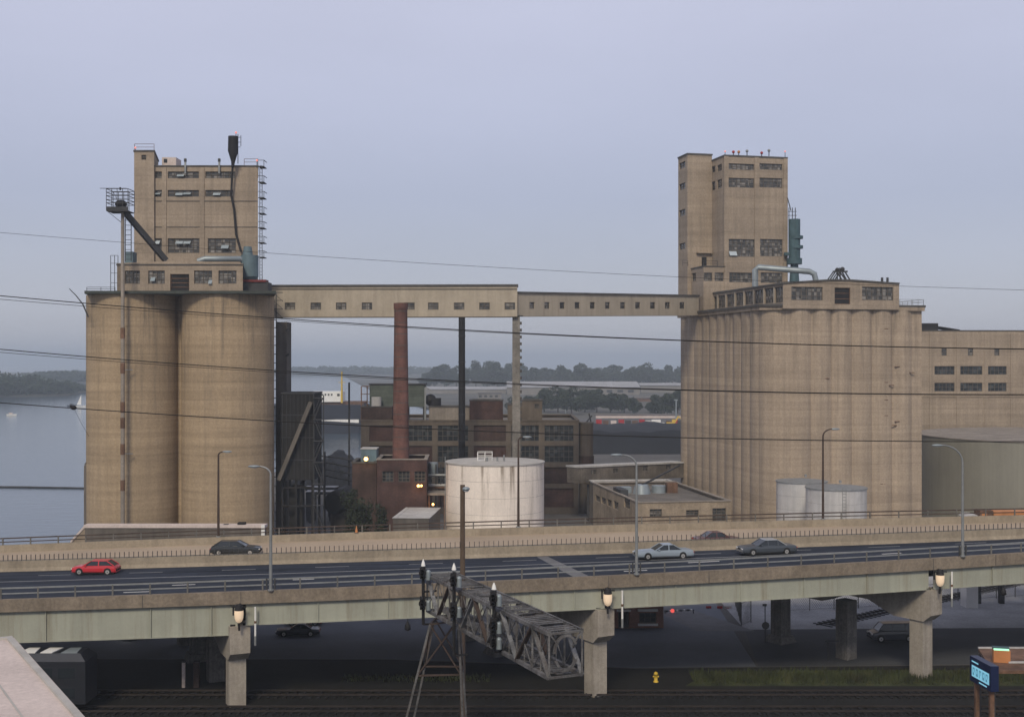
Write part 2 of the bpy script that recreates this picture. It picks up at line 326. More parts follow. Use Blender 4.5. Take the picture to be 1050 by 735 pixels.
K = Vector((0, 0, 1))
class Wall:
    """A vertical wall: O bottom left seen from outside, U to the right, N outward. Rectangular openings are real holes with reveals."""
    def __init__(s, O, U, w, h):
        s.O = Vector(O); s.U = Vector(U).normalized(); s.N = Vector((s.U.y, -s.U.x, 0)); s.w = w; s.h = h; s.holes = []
    def u(s, px):
        k = (px - HX) / F; return (k * s.O.y - s.O.x) / (s.U.x - k * s.U.y)
    def uz(s, px, py):
        u = s.u(px); return u, Z(py, s.O.y + u * s.U.y) - s.O.z
    def hole_px(s, x0, y0, x1, y1, **kw):     # y0 is the upper pixel row
        u0 = s.u(x0); u1 = s.u(x1); um = (u0 + u1) / 2; Y = s.O.y + um * s.U.y
        s.hole(u0, Z(y1, Y) - s.O.z, u1, Z(y0, Y) - s.O.z, **kw)
    def hole(s, u0, z0, u1, z1, **kw): s.holes.append((max(u0, .05), max(z0, .02), min(u1, s.w - .05), min(z1, s.h - .05), kw))
    def P(s, u, z, d=0.0): return s.O + s.U * u + K * z - s.N * d
    def emit(s, mb, rev=.28):
        us = sorted({0.0, s.w, *[q for h in s.holes for q in (h[0], h[2])]}); zs = sorted({0.0, s.h, *[q for h in s.holes for q in (h[1], h[3])]})
        for i in range(len(us) - 1):
            for j in range(len(zs) - 1):
                cu = (us[i] + us[i + 1]) / 2; cz = (zs[j] + zs[j + 1]) / 2
                if any(h[0] < cu < h[2] and h[1] < cz < h[3] for h in s.holes): continue
                mb.add([s.P(us[i], zs[j]), s.P(us[i + 1], zs[j]), s.P(us[i + 1], zs[j + 1]), s.P(us[i], zs[j + 1])], [(0, 1, 2, 3)])
        for h in s.holes:
            a, b, c, d = (h[0], h[1]), (h[2], h[1]), (h[2], h[3]), (h[0], h[3])
            for p, q in ((a, b), (b, c), (c, d), (d, a)):
                mb.add([s.P(*p), s.P(*q), s.P(*q, rev), s.P(*p, rev)], [(0, 1, 2, 3)])
    def windows(s, parent, rev=.28):
        for u0, z0, u1, z1, kw in s.holes:
            g = kw.get('glass', 'dirty_glass'); fr = kw.get('frame', 'mullion'); nm = kw.get('name', 'window')
            m = MB(g); m.add([s.P(u0, z0, rev), s.P(u1, z0, rev), s.P(u1, z1, rev), s.P(u0, z1, rev)], [(0, 1, 2, 3)])
            if kw.get("nx") == 0:
                m.build(nm, parent, True); continue
            nx = kw.get('nx', max(2, round((u1 - u0) / 1.0))); nz = kw.get('nz', max(1, round((z1 - z0) / 1.0)))
            m.use(fr); t = kw.get('t', .09)
            for i in range(nx + 1):
                u = u0 + (u1 - u0) * i / nx; u = min(max(u, u0 + t / 2), u1 - t / 2); m.bar(s.P(u, z0, rev - .05), s.P(u, z1, rev - .05), t, .08)
            for j in range(nz + 1):
                z = z0 + (z1 - z0) * j / nz; z = min(max(z, z0 + t / 2), z1 - t / 2); m.bar(s.P(u0, z, rev - .052), s.P(u1, z, rev - .052), .076, t)
            for (a, b, c, d) in kw.get('open', ()):       # panes tilted open, sky reflection put into the pale glass colour
                ua, ub = u0 + (u1 - u0) * a, u0 + (u1 - u0) * c; za, zb = z0 + (z1 - z0) * b, z0 + (z1 - z0) * d
                m.use('pale_glass'); m.add([s.P(ua, za, -.35), s.P(ub, za, -.35), s.P(ub, zb, rev - .1), s.P(ua, zb, rev - .1)], [(0, 1, 2, 3)])
            o = m.build(nm, parent, True)
            if kw.get('label'): o['label'] = kw['label']

def block(parent, name, O, ang, w, d, h, m, roof='tar_roof', front=(), left=(), right=(), parapet=.5, coping='dark_coping', rev=.28, cop_h=.22, cop_out=.12, roofdrop=.5, skew=0.0):
    """Building block in world coordinates: O front-left base corner, ang rotation; openings given as photo pixel boxes."""
    O = Vector(O); U = Vector((math.cos(ang), math.sin(ang), 0)); V = Vector((-math.sin(ang + skew), math.cos(ang + skew), 0))
    mb = MB(m); ws = []
    wf = Wall(O, U, w, h); wl = Wall(O + V * d, -V, d, h); wr = Wall(O + U * w, V, d, h); wb = Wall(O + U * w + V * d, -U, w, h)
    for wal, hs in ((wf, front), (wl, left), (wr, right), (wb, ())):
        for hh in hs: wal.hole_px(*hh[:4], **(hh[4] if len(hh) > 4 else {}))
        wal.emit(mb, rev)
    mb.use(roof); z = h - roofdrop
    mb.add([O + K * z, O + U * w + K * z, O + U * w + V * d + K * z, O + V * d + K * z], [(0, 1, 2, 3)])
    o = mb.build(name, parent, True)
    for wal in (wf, wl, wr): wal.windows(o, rev)
    if coping:
        c = MB(coping); t = .45; e = cop_out
        P = lambda u, v: O + U * u + V * v + K * h
        for (u0, u1, v0, v1) in ((-e, w + e, -e, t), (-e, w + e, d - t, d + e), (-e, t, t, d - t), (w - t, w + e, t, d - t)):
            c.hexa([P(u0, v0), P(u1, v0), P(u1, v1), P(u0, v1)] + [p + K * cop_h for p in (P(u0, v0), P(u1, v0), P(u1, v1), P(u0, v1))])
        c.build('coping', o, True)
    return o, wf, wl, wr
# ---------------------------------------------------------------- ground, water, far land
def land(name, polys, m, z=0.0, bottom=-3.0):
    mb = MB(m)
    for p in polys:
        n = len(p); a = [(x, y, z) for x, y in p]; b = [(x, y, bottom) for x, y in p]
        mb.add(a + b, [tuple(range(n))] + [(k, n + k, n + (k + 1) % n, (k + 1) % n) for k in range(n)])
    return struct(name, mb)
land('ground', [[(-3000, -300), (-64, -300), (-64, 168), (-3000, 168)], [(-64, -300), (3000, -300), (3000, 335), (-64, 335)],
                [(-22, 335), (3000, 335), (3000, 640), (-22, 640)]], 'yard_dirt')
land('far_land', [[(-80, 900), (-22, 640), (4000, 640), (4000, 3400), (-330, 2400), (-150, 1300)]], 'far_dirt', -.02)
land('wooded_spit', [[(-1500, 900), (-470, 985), (-395, 1090), (-420, 1215), (-1500, 1500)]], 'far_dirt', .2)
land('far_island', [[(-1900, 1730), (-640, 1700), (-480, 1760), (-520, 2000), (-1900, 2100)], [(-1400, 2700), (-150, 2600), (-60, 2900), (-1400, 3200)]], 'far_dirt', .2)
mb = MB('lake_water'); mb.add([(-11000, 100, -1), (11000, 100, -1), (11000, 15500, -1), (-11000, 15500, -1)], [(0, 1, 2, 3)]); struct('lake_water', mb)
# sheets on the ground below the viaduct
def sheet(name, poly, m, z=.004):
    mb = MB(m); mb.add([(x, y, z) for x, y in poly], [tuple(range(len(poly)))]); return struct(name, mb)
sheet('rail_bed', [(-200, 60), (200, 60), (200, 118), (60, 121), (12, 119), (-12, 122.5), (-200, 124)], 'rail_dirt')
sheet('parking_lot', [(-200, 124.2), (-12, 122.7), (12, 119.2), (24, 119.8), (26, 168), (-200, 168)], 'lot_asphalt')
sheet('service_road', [(24.2, 119.8), (60, 121.2), (200, 118.2), (200, 134), (60, 137), (26, 136)], 'asphalt_grey', .006)
sheet('gravel_yard', [(26, 136.3), (60, 137.3), (200, 134.3), (200, 176), (26, 176)], 'gravel', .005)
sheet('access_path', [(15.5, 152), (19.5, 152), (27, 135.5), (20.5, 135.5)], 'asphalt_patch', .012)
for y in (113.2, 114.7, 117.6, 119.1):
    pass
# ---------------------------------------------------------------- viaduct
PX_ = np.array([-43.4, -20.7, 11.0, 42.3])
cY = np.polyfit(PX_, [104.5, 105.0, 108.5, 115.0], 2); cZ = np.polyfit(PX_, [9.56, 10.22, 11.02, 11.54], 2)
cM = np.polyfit(PX_, [17.0, 15.8, 14.0, 10.9], 2); cE = np.polyfit(PX_, [31.6, 30.6, 29.4, 24.2], 2)
def ptn(t):
    y = np.polyval(cY, t); d = 2 * cY[0] * t + cY[1]; h = math.hypot(1, d)
    return Vector((t, y, np.polyval(cZ, t))), Vector((-d / h, 1 / h, 0)), Vector((1 / h, d / h, 0))
def VP(t, off, z=0.0):
    p, n, u = ptn(t); return p + n * off + K * z
def medoff(t): return float(np.polyval(cM, t))
def endoff(t): return float(np.polyval(cE, t))
def t_of(px, off=0.0):
    lo, hi = -95.0, 110.0
    for _ in range(50):
        m = (lo + hi) / 2; p = VP(m, off)
        if HX + F * p.x / p.y < px: lo = m
        else: hi = m
    return (lo + hi) / 2
T0, T1 = -84.0, 96.0
def sweep(mb, prof, t0=T0, t1=T1, n=60, closed=True):
    """prof: function t -> list of (off, z)"""
    rows = []
    for i in range(n + 1):
        t = t0 + (t1 - t0) * i / n; rows.append([VP(t, o, z) for o, z in prof(t)])
    k = len(rows[0]); vs = [p for r in rows for p in r]
    fs = [(i * k + j, (i + 1) * k + j, (i + 1) * k + (j + 1) % k, i * k + (j + 1) % k) for i in range(n) for j in range(k if closed else k - 1)]
    mb.add(vs, fs)
    if closed: mb.add(rows[0], [tuple(range(k))]); mb.add(rows[-1], [tuple(range(k))[::-1]])
DZ = -.30
via = thing('viaduct', 'long elevated expressway on concrete bents with pale green girders in front of the silos', 'bridge', (0, 108, 0))
mb = MB('fascia_concrete'); sweep(mb, lambda t: [(0, 0), (.45, 0), (.45, -1.08), (0, -1.08)]); mb.build('fascia', via, True)
mb = MB('grey_concrete'); sweep(mb, lambda t: [(.46, DZ - .02), (endoff(t), DZ - .02), (endoff(t), -1.0), (.46, -1.0)]); mb.build('deck_slab', via, True)
mb = MB('barrier_concrete'); sweep(mb, lambda t: [(endoff(t) - .35, DZ), (endoff(t) - .30, DZ + .78), (endoff(t) + .05, DZ + .78), (endoff(t) + .06, -1.1)]); mb.build('parapet', via, True)
tp1 = t_of(247); tp2 = t_of(624); tp3 = t_of(957)
GTOP = -1.12
def girder(ta, tb, off, dep, near):
    mb = MB('girder_paint' if near else 'dark_steel')
    sweep(mb, lambda t: [(off, GTOP), (off + .05, GTOP), (off + .05, GTOP - dep), (off, GTOP - dep)], ta, tb, 16)
    sweep(mb, lambda t: [(off - .18, GTOP - dep - .003), (off + .23, GTOP - dep - .003), (off + .23, GTOP - dep - .06), (off - .18, GTOP - dep - .06)], ta, tb, 16)
    return mb
STIFF = [-60, 45.7, 153.6, 216, 326, 398, 470, 545, 590, 694, 761, 826, 891, 1020, 1100]
for ta, tb, dep in ((T0, tp1 - .35, 2.60), (tp1 + .35, tp2 - .25, 1.78), (tp2 + .25, tp3 - .25, 1.80), (tp3 + .25, T1, 1.80)):
    for off in (.38, 6.5, 12.5, 18.5, 24.5):
        mb = girder(ta, tb, off, dep, off < 1)
        if off < 1:
            for px in STIFF:
                t = t_of(px)
                if ta < t < tb: p = VP(t, off - .07, GTOP - dep); mb.bar(p, p + K * dep, .07, .14)
            t = ta + .6
            while t < tb:
                if dep > 2: pass
                t += 2.2
        o = mb.build('girder', via, True)
# bents: skewed pier caps on columns
def bent(px_cap, skew, ys=None):
    t = t_of(px_cap); p0 = VP(t, .15); a = R(skew); D = Vector((-math.sin(a), math.cos(a), 0)); U = Vector((D.y, -D.x, 0))
    topz = p0.z + GTOP - 1.78 - .12; L = 30.0; w = 1.75
    cap = MB('pier_concrete')
    prof = [(0, 0), (0, -2.35), (.8, -3.0), (4.2, -3.0), (7.2, -1.9), (10.4, -1.9), (13.0, -3.0), (15.5, -3.0), (18.5, -1.9), (21, -1.9), (24, -3.0), (27.5, -3.0), (L, -2.0), (L, 0)]
    P = lambda v, z, s: Vector((p0.x, p0.y, topz)) + D * v + U * s + K * z
    n = len(prof); A = [P(v, z, -w / 2) for v, z in prof]; B = [P(v, z, w / 2) for v, z in prof]
    # caps as fan quads from the top edge so the concave outline stays right
    for side in (A, B):
        for i in range(1, n - 2):
            va, vb = prof[i][0], prof[i + 1][0]
            s_ = -w / 2 if side is A else w / 2
            cap.add([side[i], side[i + 1], P(vb, 0, s_), P(va, 0, s_)], [(0, 1, 2, 3)])
    for i in range(n): cap.add([A[i], A[(i + 1) % n], B[(i + 1) % n], B[i]], [(0, 1, 2, 3)])
    cap.build('pier_cap', via, True)
    for v in (1.7, 10.6, 19.4, 26.6):
        if v > 25 and px_cap > 900: continue
        c = MB('pier_concrete' if v < 3 else 'column_grey'); h = topz - 2.6  # inner columns: shade under the deck put into a darker, stained concrete
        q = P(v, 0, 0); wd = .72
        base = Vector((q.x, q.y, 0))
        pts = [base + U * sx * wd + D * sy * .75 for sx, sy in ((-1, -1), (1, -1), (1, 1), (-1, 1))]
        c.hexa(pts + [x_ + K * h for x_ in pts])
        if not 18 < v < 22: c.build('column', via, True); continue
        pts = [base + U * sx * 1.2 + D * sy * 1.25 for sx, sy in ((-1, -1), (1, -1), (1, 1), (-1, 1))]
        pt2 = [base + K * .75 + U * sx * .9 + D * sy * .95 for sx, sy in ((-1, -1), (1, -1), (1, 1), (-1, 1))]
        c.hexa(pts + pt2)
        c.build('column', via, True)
    # two bearings under the edge girder
    for s in (-.55, .55):
        b = MB('black_steel'); c0 = P(.35, 0, s); b.obox(c0 - U * .2, U, .4, .4, .14); b.build('bearing', via, True)
    return t, topz, D, U
BENTS = [bent(246, 25), bent(622, 30), bent(961, 35)]
bent(-190, 22); bent(1330, 38)
# joints in the fascia
for px in (146, 247, 399, 500, 624, 727, 957, 1021):
    p = VP(t_of(px), -.012, -1.07); mb = MB('dark_coping'); mb.bar(p, p + K * 1.06, .05, .02); mb.build('fascia_joint', via, True)
# road sheets
mb = MB('asphalt_blue'); sweep(mb, lambda t: [(.46, DZ), (medoff(t) - .1, DZ)], closed=False); struct('expressway_road', mb)
mb = MB('pavement_concrete'); sweep(mb, lambda t: [(medoff(t) + .1, DZ), (endoff(t) - .33, DZ)], closed=False); struct('concrete_road', mb)
mb = MB('road_paint')
def stripe(t0, t1, f, w=.16, n=30): sweep(mb, lambda t: [(f(t), DZ + .005), (f(t) + w, DZ + .005)], t0, t1, n, False)
stripe(T0, T1, lambda t: medoff(t) * .635, .17, 60)
t = T0
while t < T1 - 4:
    stripe(t, t + 3.4, lambda q: medoff(q) * .82, .13, 3)
    t += 9.4
struct('lane_markings', mb)
mb = MB('road_dash')
for pa, pb, of in ((126, 154, 3.2), (300, 322, 6.5), (640, 664, 3.4), (706, 738, 6.2), (748, 772, 4.6), (868, 892, 7.0), (905, 925, 5.2), (176, 200, 6.0)): stripe(t_of(pa, of), t_of(pb, of), lambda q, of=of: of, .26, 4)
struct('lane_dashes', mb)
mb = MB('asphalt_patch'); m1 = t_of(553, 14); sweep(mb, lambda t: [(.6, DZ + .004), (.6, DZ + .004)], 0, 1, 1, False)
mb = MB('asphalt_patch')
ta, tb = t_of(556, 13.6), t_of(598, 2.0)
mb.add([VP(ta - .55, 13.6, DZ + .0045), VP(ta + .55, 13.6, DZ + .0045), VP(tb + .75, .6, DZ + .0045), VP(tb - .75, .6, DZ + .0045)], [(0, 1, 2, 3)]); struct('joint_patch', mb)
# median barrier with its picket fence
med = thing('median_barrier', 'low buff concrete barrier with thin pickets between the two carriageways', 'barrier', (0, 122, 0))
mb = MB('barrier_concrete')
sweep(mb, lambda t: [(medoff(t) - .34, DZ), (medoff(t) - .16, DZ + .35), (medoff(t) - .12, DZ + 1.02), (medoff(t) + .12, DZ + 1.02), (medoff(t) + .16, DZ + .35), (medoff(t) + .34, DZ)], n=90)
mb.build('wall', med, True)
mb = MB('dark_steel'); t = -66.0
while t < 90:
    p = VP(t, medoff(t), DZ + 1.0)
    if -46 < t < -46 + 49.5: m1 = MB('dark_steel'); m1.bar(p, p + K * .62, .055, .07); m1.build('picket', med, True)
    else: mb.bar(p, p + K * .62, .055, .07)
    t += .5
tag(mb.build('picket', med, True), kind='stuff')
mb = MB('rail_steel'); sweep(mb, lambda t: [(medoff(t) - .03, DZ + 1.05), (medoff(t) + .03, DZ + 1.05), (medoff(t) + .03, DZ + 1.12), (medoff(t) - .03, DZ + 1.12)], n=80); mb.build('rail', med, True)
# railings
def railing(label, off, z0, hs, hpost, step, mats, t0=T0 + 1, t1=T1 - 1):
    r = thing('railing', label, 'railing', tuple(VP(0, off(0))))
    for h, m, w in zip(hs, mats, (.10, .075, .075)):
        mb = MB(m); sweep(mb, lambda t: [(off(t) - w / 2, z0 + h - w), (off(t) + w / 2, z0 + h - w), (off(t) + w / 2, z0 + h + .03), (off(t) - w / 2, z0 + h + .03)], t0, t1, 80); mb.build('rail', r, True)
    t = t0 + .7; po = []
    while t < t1:
        mb = MB('rail_steel'); p = VP(t, off(t), z0); mb.bar(p, p + K * hpost, .13, .12); mb.build('post', r, True); t += step
    return r
railing('grey two-rail railing with short posts along the near edge of the expressway', lambda t: .22, 0.0, (.98, .5), .95, 3.2, ('galvanised', 'galvanised'))
railing('brown two-rail railing on the far parapet of the expressway before the silos', lambda t: endoff(t) - .1, DZ + .78, (.78, .36), .78, 3.4, ('dull_rust', 'dull_rust'))

# ---------------------------------------------------------------- street lamps
def street_lamp(label, base, h, dirv, reach, group, pm='galvanised'):
    r = thing('street_lamp', label, 'street lamp', tuple(base), 0, group); d = Vector(dirv).normalized()
    mb = MB(pm); hh = h - reach * .75
    mb.tube([(0, 0, 0), (0, 0, hh * .5), (0, 0, hh)], [.15, .12, .095], 10); mb.build('pole', r)
    mb = MB(pm); pts = [Vector((0, 0, hh))]
    for i in range(1, 9):
        q = i / 8 * math.pi / 2; pts.append(Vector((0, 0, hh)) + d * reach * (1 - math.cos(q)) + K * (h - hh) * math.sin(q))
    mb.tube(pts, [.095 - .004 * i for i in range(9)], 8); mb.build('arm', r)
    mb = MB('duct_steel'); c = pts[-1] + d * .42
    s = [(c - d * .5 - K * .06), c + d * .55 - K * .06]
    mb.sphere(c, .24, 12, 6, (1.0 if abs(d.x) < .5 else 2.3, 2.3 if abs(d.x) < .5 else 1.0, .5))
    mb.use('lens_clear').sphere(c - K * .07, .17, 10, 5, (1.9 if abs(d.x) >= .5 else 1, 1 if abs(d.x) >= .5 else 1.9, .5)); mb.build('lamp_head', r)
    mb = MB('galvanised'); mb.cyl(0, 0, 0, .12, .26, .26, 12); mb.build('base_plate', r)
    return r
for px, py, reach, lab in ((278, 478, 1.0, 'grey curved street lamp on the near railing before the right half of the left silos'),
                           (652, 466, 1.4, 'grey curved street lamp on the near railing just left of the blue-grey coupe'),
                           (985.5, 456, 2.3, 'grey long-armed street lamp on the near railing before the big grey-green tank')):
    t = t_of(px, .22); b = VP(t, -.02, 0.0); p, n, u = ptn(t)
    h = Z(py, b.y) - b.z
    r = street_lamp(lab, b, h, -u, reach, 'lamps along the near railing')
    for s in (-.5, .5):
        mb = MB('dark_steel'); q = u * s * .7; mb.bar(q + K * .1, q + K * 1.05, .12, .1); mb.build('bracket', r)
for px, py, reach, lab in ((221, 463, .55, 'dark slim street lamp on the far parapet before the right-hand left silo'),
                           (531, 448, .55, 'dark slim street lamp on the far parapet before the white storage tank'),
                           (820.5, 440, 1.1, 'dark slim street lamp on the far parapet before the two silver tanks')):
    t = t_of(px, endoff(0) - .1); b = VP(t, endoff(t) - .1, DZ + .78)
    street_lamp(lab, b, Z(py, b.y) - b.z, ptn(t)[2], reach, 'lamps along the far parapet', 'dull_rust')
# lamps under the deck edge at each bent
for (t, topz, D, U), lab in zip(BENTS, ('cream glass lamp under the deck at the bent left of the parked black car',
                                        'cream glass lamp under the deck at the bent behind the signal bridge',
                                        'cream glass lamp under the deck at the rightmost bent')):
    p = VP(t, -.45, -.95); r = thing('underdeck_lamp', lab, 'lamp', tuple(p), 0, 'lamps under the deck edge')
    mb = MB('black_steel'); mb.bar((0, .5, -.1), (0, -.1, -.1), .12); mb.cyl(0, 0, -.55, -.05, .38, .27, 14); mb.box(-.62, .62, -.1, .05, -.30, -.20); mb.build('housing', r)
    mb = MB('lens_cream'); mb.tube([(0, -.02, -.56), (0, -.02, -.8), (0, -.02, -1.2), (0, -.02, -1.5), (0, -.02, -1.62)], [.38, .40, .37, .26, .08], 16); mb.build('lens', r)
    mb = MB('black_steel'); mb.bar((0, -.02, -1.6), (0, .1, -2.3), .16); mb.bar((-.5, .1, -1.0), (-.5, .1, -.2), .14); mb.build('bracket', r)
    # striped drain pipe beside it
    q = VP(t + 1.35, -.25, -1.3); g = tag(MB('white_paint').tube([q, q - K * 1.2, q - K * 2.5], [.085, .085, .085], 8).use('galvanised').tube([q - K * 2.5, q - K * 3.3], .10, 8).use('rust_steel').tube([q - K * 1.2, q - K * 1.4], .11, 8).build('drain_pipe'),
        'short white drain pipe at the girder end beside the ' + {0: 'left', 1: 'middle', 2: 'right'}[[b[0] for b in BENTS].index(t)] + ' cream deck lamp', 'pipe', 'drain pipes at the bents')
for px, lab in ((418, 'small black pendant lamp hanging below the girder left of the signal bridge'), (1031, 'small black pendant lamp hanging below the girder at the right edge')):
    t = t_of(px); p = VP(t, .3, GTOP - 1.84)
    tag(MB('black_steel').tube([p, p - K * .25], .03, 6).tube([p - K * .25, p - K * .6, p - K * .95, p - K * 1.05], [.05, .24, .28, .1], 10).build('pendant_lamp'), lab, 'lamp', 'pendant lamps below the girder')
# ---------------------------------------------------------------- left grain elevator
el = thing('grain_elevator', 'left tan concrete grain elevator with twin round silos and a tall windowed headhouse', 'grain elevator', (X(185, 185), 185, 0))
r_s = 6.85
ctop = Z(302, 180)
for cx, cy in ((X(137.2, 185), 185), (X(234, 185), 185), (X(137.2, 185) - 3.2, 199.5), (X(234, 185) - 3.2, 199.5)):
    mb = MB('silo_concrete'); mb.cyl(cx, cy, 0, ctop, r_s, n=72); mb.build('silo', el, True)
mb = MB('silo_concrete'); xm = X(185.6, 185); mb.box(xm - .55, xm + .55, 184.6, 185.4, 0, ctop - .01); mb.build('web_wall', el, True)
mb = MB('green_trim'); SKW = R(12.5); sx_ = -30 * math.tan(SKW); mb.hexa([(X(87.5, 178) + (sx_ if y_ > 180 else 0) if i_ == 0 else X(283.5, 178) + (sx_ if y_ > 180 else 0), y_, z_) for z_ in (ctop + .003, ctop + .42) for i_, y_ in ((0, 177.6), (1, 177.6), (1, 207), (0, 207))]); mb.build('roof_slab', el, True)
zt = ctop + .42
O = (X(120, 180), 180, zt)
low, *_ = block(el, 'gallery_house', O, 0, X(249, 180) - X(120, 180), 10, Z(272, 180) - zt, 'house_concrete', cop_h=.18, skew=SKW,
    front=[(128, 277.5, 143.5, 291, dict(nx=4, nz=3)), (152, 277.5, 169, 291, dict(nx=4, nz=3, open=((.15, .2, .42, .5),))), (174.5, 281, 194, 299.5, dict(glass='black_steel', nx=1, nz=4, frame='rust_steel', name='doorway')),
           (199, 277.5, 217.5, 291, dict(nx=4, nz=3, open=((.8, .0, 1, .3),))), (224, 277.5, 242.5, 291, dict(nx=4, nz=3))])
mb = MB('house_concrete'); x0, x1 = X(120, 180), X(249, 180); zz = Z(272, 180) + .18
mb.prism([(x0, 0, zz + .002), (x1, 0, zz + .002), (x1, 0, zz + .1), ((x0 + x1) / 2, 0, zz + .5), (x0, 0, zz + .1)], (0, 179.9, 0), (0, 180.5, 0)); mb.build('gable', low, True)
zr = zt
wn = lambda *o: dict(nz=2, open=o)
hh, *_ = block(el, 'head_house', (X(158, 190), 190, zr), 0, X(264.5, 190) - X(158, 190), 14, Z(171, 190) - zr, 'house_concrete', cop_h=.2, skew=SKW,
    front=[(158.8, 176, 166, 183, wn()), (172, 176, 204, 183, wn((.3, .25, .52, .6))), (210.5, 176, 241, 183, wn()),
           (158.8, 195, 166, 201.8, wn((.05, .3, .75, .6))), (172, 195, 204, 201.8, wn((.25, .2, .48, .6), (.5, .3, .74, .65))), (210.5, 195, 239, 201.8, wn((.28, .2, .55, .6))),
           (158.8, 244.5, 166, 259, dict(nz=3, open=((.05, .6, .7, .85),))), (172, 244.5, 204.5, 259.5, dict(nz=4, open=((.25, .62, .48, .82), (.5, .62, .72, .82)))),
           (213, 244.5, 242, 259.5, dict(nz=4, open=((.48, .3, .74, .55),)))])
mb = MB('house_concrete')
for px in (168.5, 207.3): mb.box(X(px - 2.2, 190), X(px + 2.2, 190), 189.86, 190.1, zr + .05, Z(172, 190)); 
mb.build('pilaster', hh, True)
mb = MB('dark_coping'); mb.box(X(158, 190), X(264, 190), 189.9, 190.05, Z(206.5, 190), Z(206, 190)); mb.box(X(158, 190), X(264, 190), 189.9, 190.05, Z(233, 190), Z(232.6, 190)); mb.build('string_course', hh, True)
st, *_ = block(el, 'stair_tower', (X(137.5, 189.5), 189.5, zr), 0, X(158, 189.5) - X(137.5, 189.5), 10, Z(155.5, 189.5) - zr, 'house_concrete', skew=SKW, front=[(145, 159, 150, 164, dict(nx=2, nz=2))])
def roof_rail(parent, pts, h=1.1, m='rust_steel', r=.035, name='roof_rail'):
    mb = MB(m); pts = [Vector(p) for p in pts]
    for a_, b_ in zip(pts, pts[1:]):
        n = max(1, int((b_ - a_).length / 1.6))
        for i in range(n + 1):
            q = a_.lerp(b_, i / n); mb.bar(q, q + K * h, r * 1.8)
        for f in (.55, 1.0): mb.bar(a_ + K * h * f, b_ + K * h * f, r * 1.7)
    return mb.build(name, parent, True)
roof_rail(st, [(X(138, 190), 190, Z(155, 190)), (X(158, 190), 190, Z(155, 190))])
roof_rail(hh, [(X(250, 190), 190.3, Z(170, 190)), (X(264, 190), 190.3, Z(170, 190)), (X(264, 190) - 2.6, 203, Z(170, 190))])
mb = MB('pink_render'); zz = Z(171, 192) + .02; mb.box(X(166, 192), X(180.5, 192), 192, 195, zz - .5, zz + 1.45); mb.use('dark_glass').box(X(168, 192), X(171.5, 192), 191.95, 192.2, zz + .6, zz + 1.2); mb.build('roof_hut', hh, True)
for px in (190, 224.8):
    mb = MB('galvanised'); p = at(px, 178, 189.7); mb.tube([p, at(px, 165, 189.7), at(px, 163.2, 189.9)], [.16, .16, .2], 8)
    mb.use('dark_steel').tube([at(px, 166, 189.7), at(px, 163, 189.7)], .22, 8); mb.build('vent_pipe', hh, True)
# aspiration cyclone on the roof corner with its long downpipe
mb = MB('black_steel'); c = at(239, 155, 188.6)
mb.tube([at(239, 140, 188.6), at(239, 155, 188.6), at(239, 166, 188.6), at(238.6, 171, 188.6)], [.75, .8, .3, .22], 16)
mb.tube([at(238.5, 171, 188.9), at(237, 200, 189.3), at(240, 215, 189.6), at(242, 240, 189.6), at(247, 258, 189.2)], .17, 8)
for py in (141, 146, 151): mb.bar(at(243, py, 188.8), at(246.5, py, 188.8), .08)
mb.bar(at(244, 138, 188.8), at(244, 168, 188.8), .1); mb.bar(at(247, 139, 188.8), at(247, 150, 188.8), .08)
mb.build('cyclone', hh, True)
# fire escape on the right edge
mb = MB('dark_steel'); 
for py in (169, 185, 201, 217, 232, 247, 262):
    a_, b_ = at(264.7, py + 2, 189.6), at(270.6, py + 2, 189.6)
    mb.hexa([a_, b_, b_ + Vector((0, 2.2, 0)), a_ + Vector((0, 2.2, 0))] + [q + K * .1 for q in (a_, b_, b_ + Vector((0, 2.2, 0)), a_ + Vector((0, 2.2, 0)))])
    mb.bar(a_ + K * 1.0, b_ + K * 1.0, .08); mb.bar(b_ + K * .1, b_ + K * 1.0, .08); mb.bar(b_ + K, b_ + K + Vector((0, 2.2, 0)), .08)
mb.bar(at(266.4, 170, 189.7), at(266.4, 290, 189.7), .09); mb.bar(at(268.8, 170, 189.7), at(268.8, 290, 189.7), .09)
for i in range(34):
    py = 170 + i * 3.5; mb.bar(at(266.4, py, 189.7), at(268.8, py, 189.7), .05)
mb.build('fire_escape', hh, True)
# dust collector behind the lower house
mb = MB('blue_grey_steel'); cx = X(256, 186)
mb.cyl(cx, 186, Z(284, 186), Z(262, 186), 1.35, n=18); mb.tube([(cx, 186, Z(284, 186)), (cx, 186, Z(292, 186))], [1.3, .45], 16); mb.cyl(cx - .3, 186, Z(262, 186), Z(253, 186), .8, .6, 16)
mb.use('duct_steel').tube([at(203, 268, 184), at(210, 265.5, 184), at(246, 265.5, 185), at(250, 268, 186)], .45, 10)
mb.build('dust_collector', el, True)
mb = MB('machine_red'); mb.box(X(249.5, 183), X(274, 183), 182, 184, Z(289.5, 183), Z(287.2, 183)); mb.use('dark_steel').box(X(250, 183), X(276, 183), 182.2, 185, zt, Z(289.6, 183)); mb.build('machine_deck', el, True)
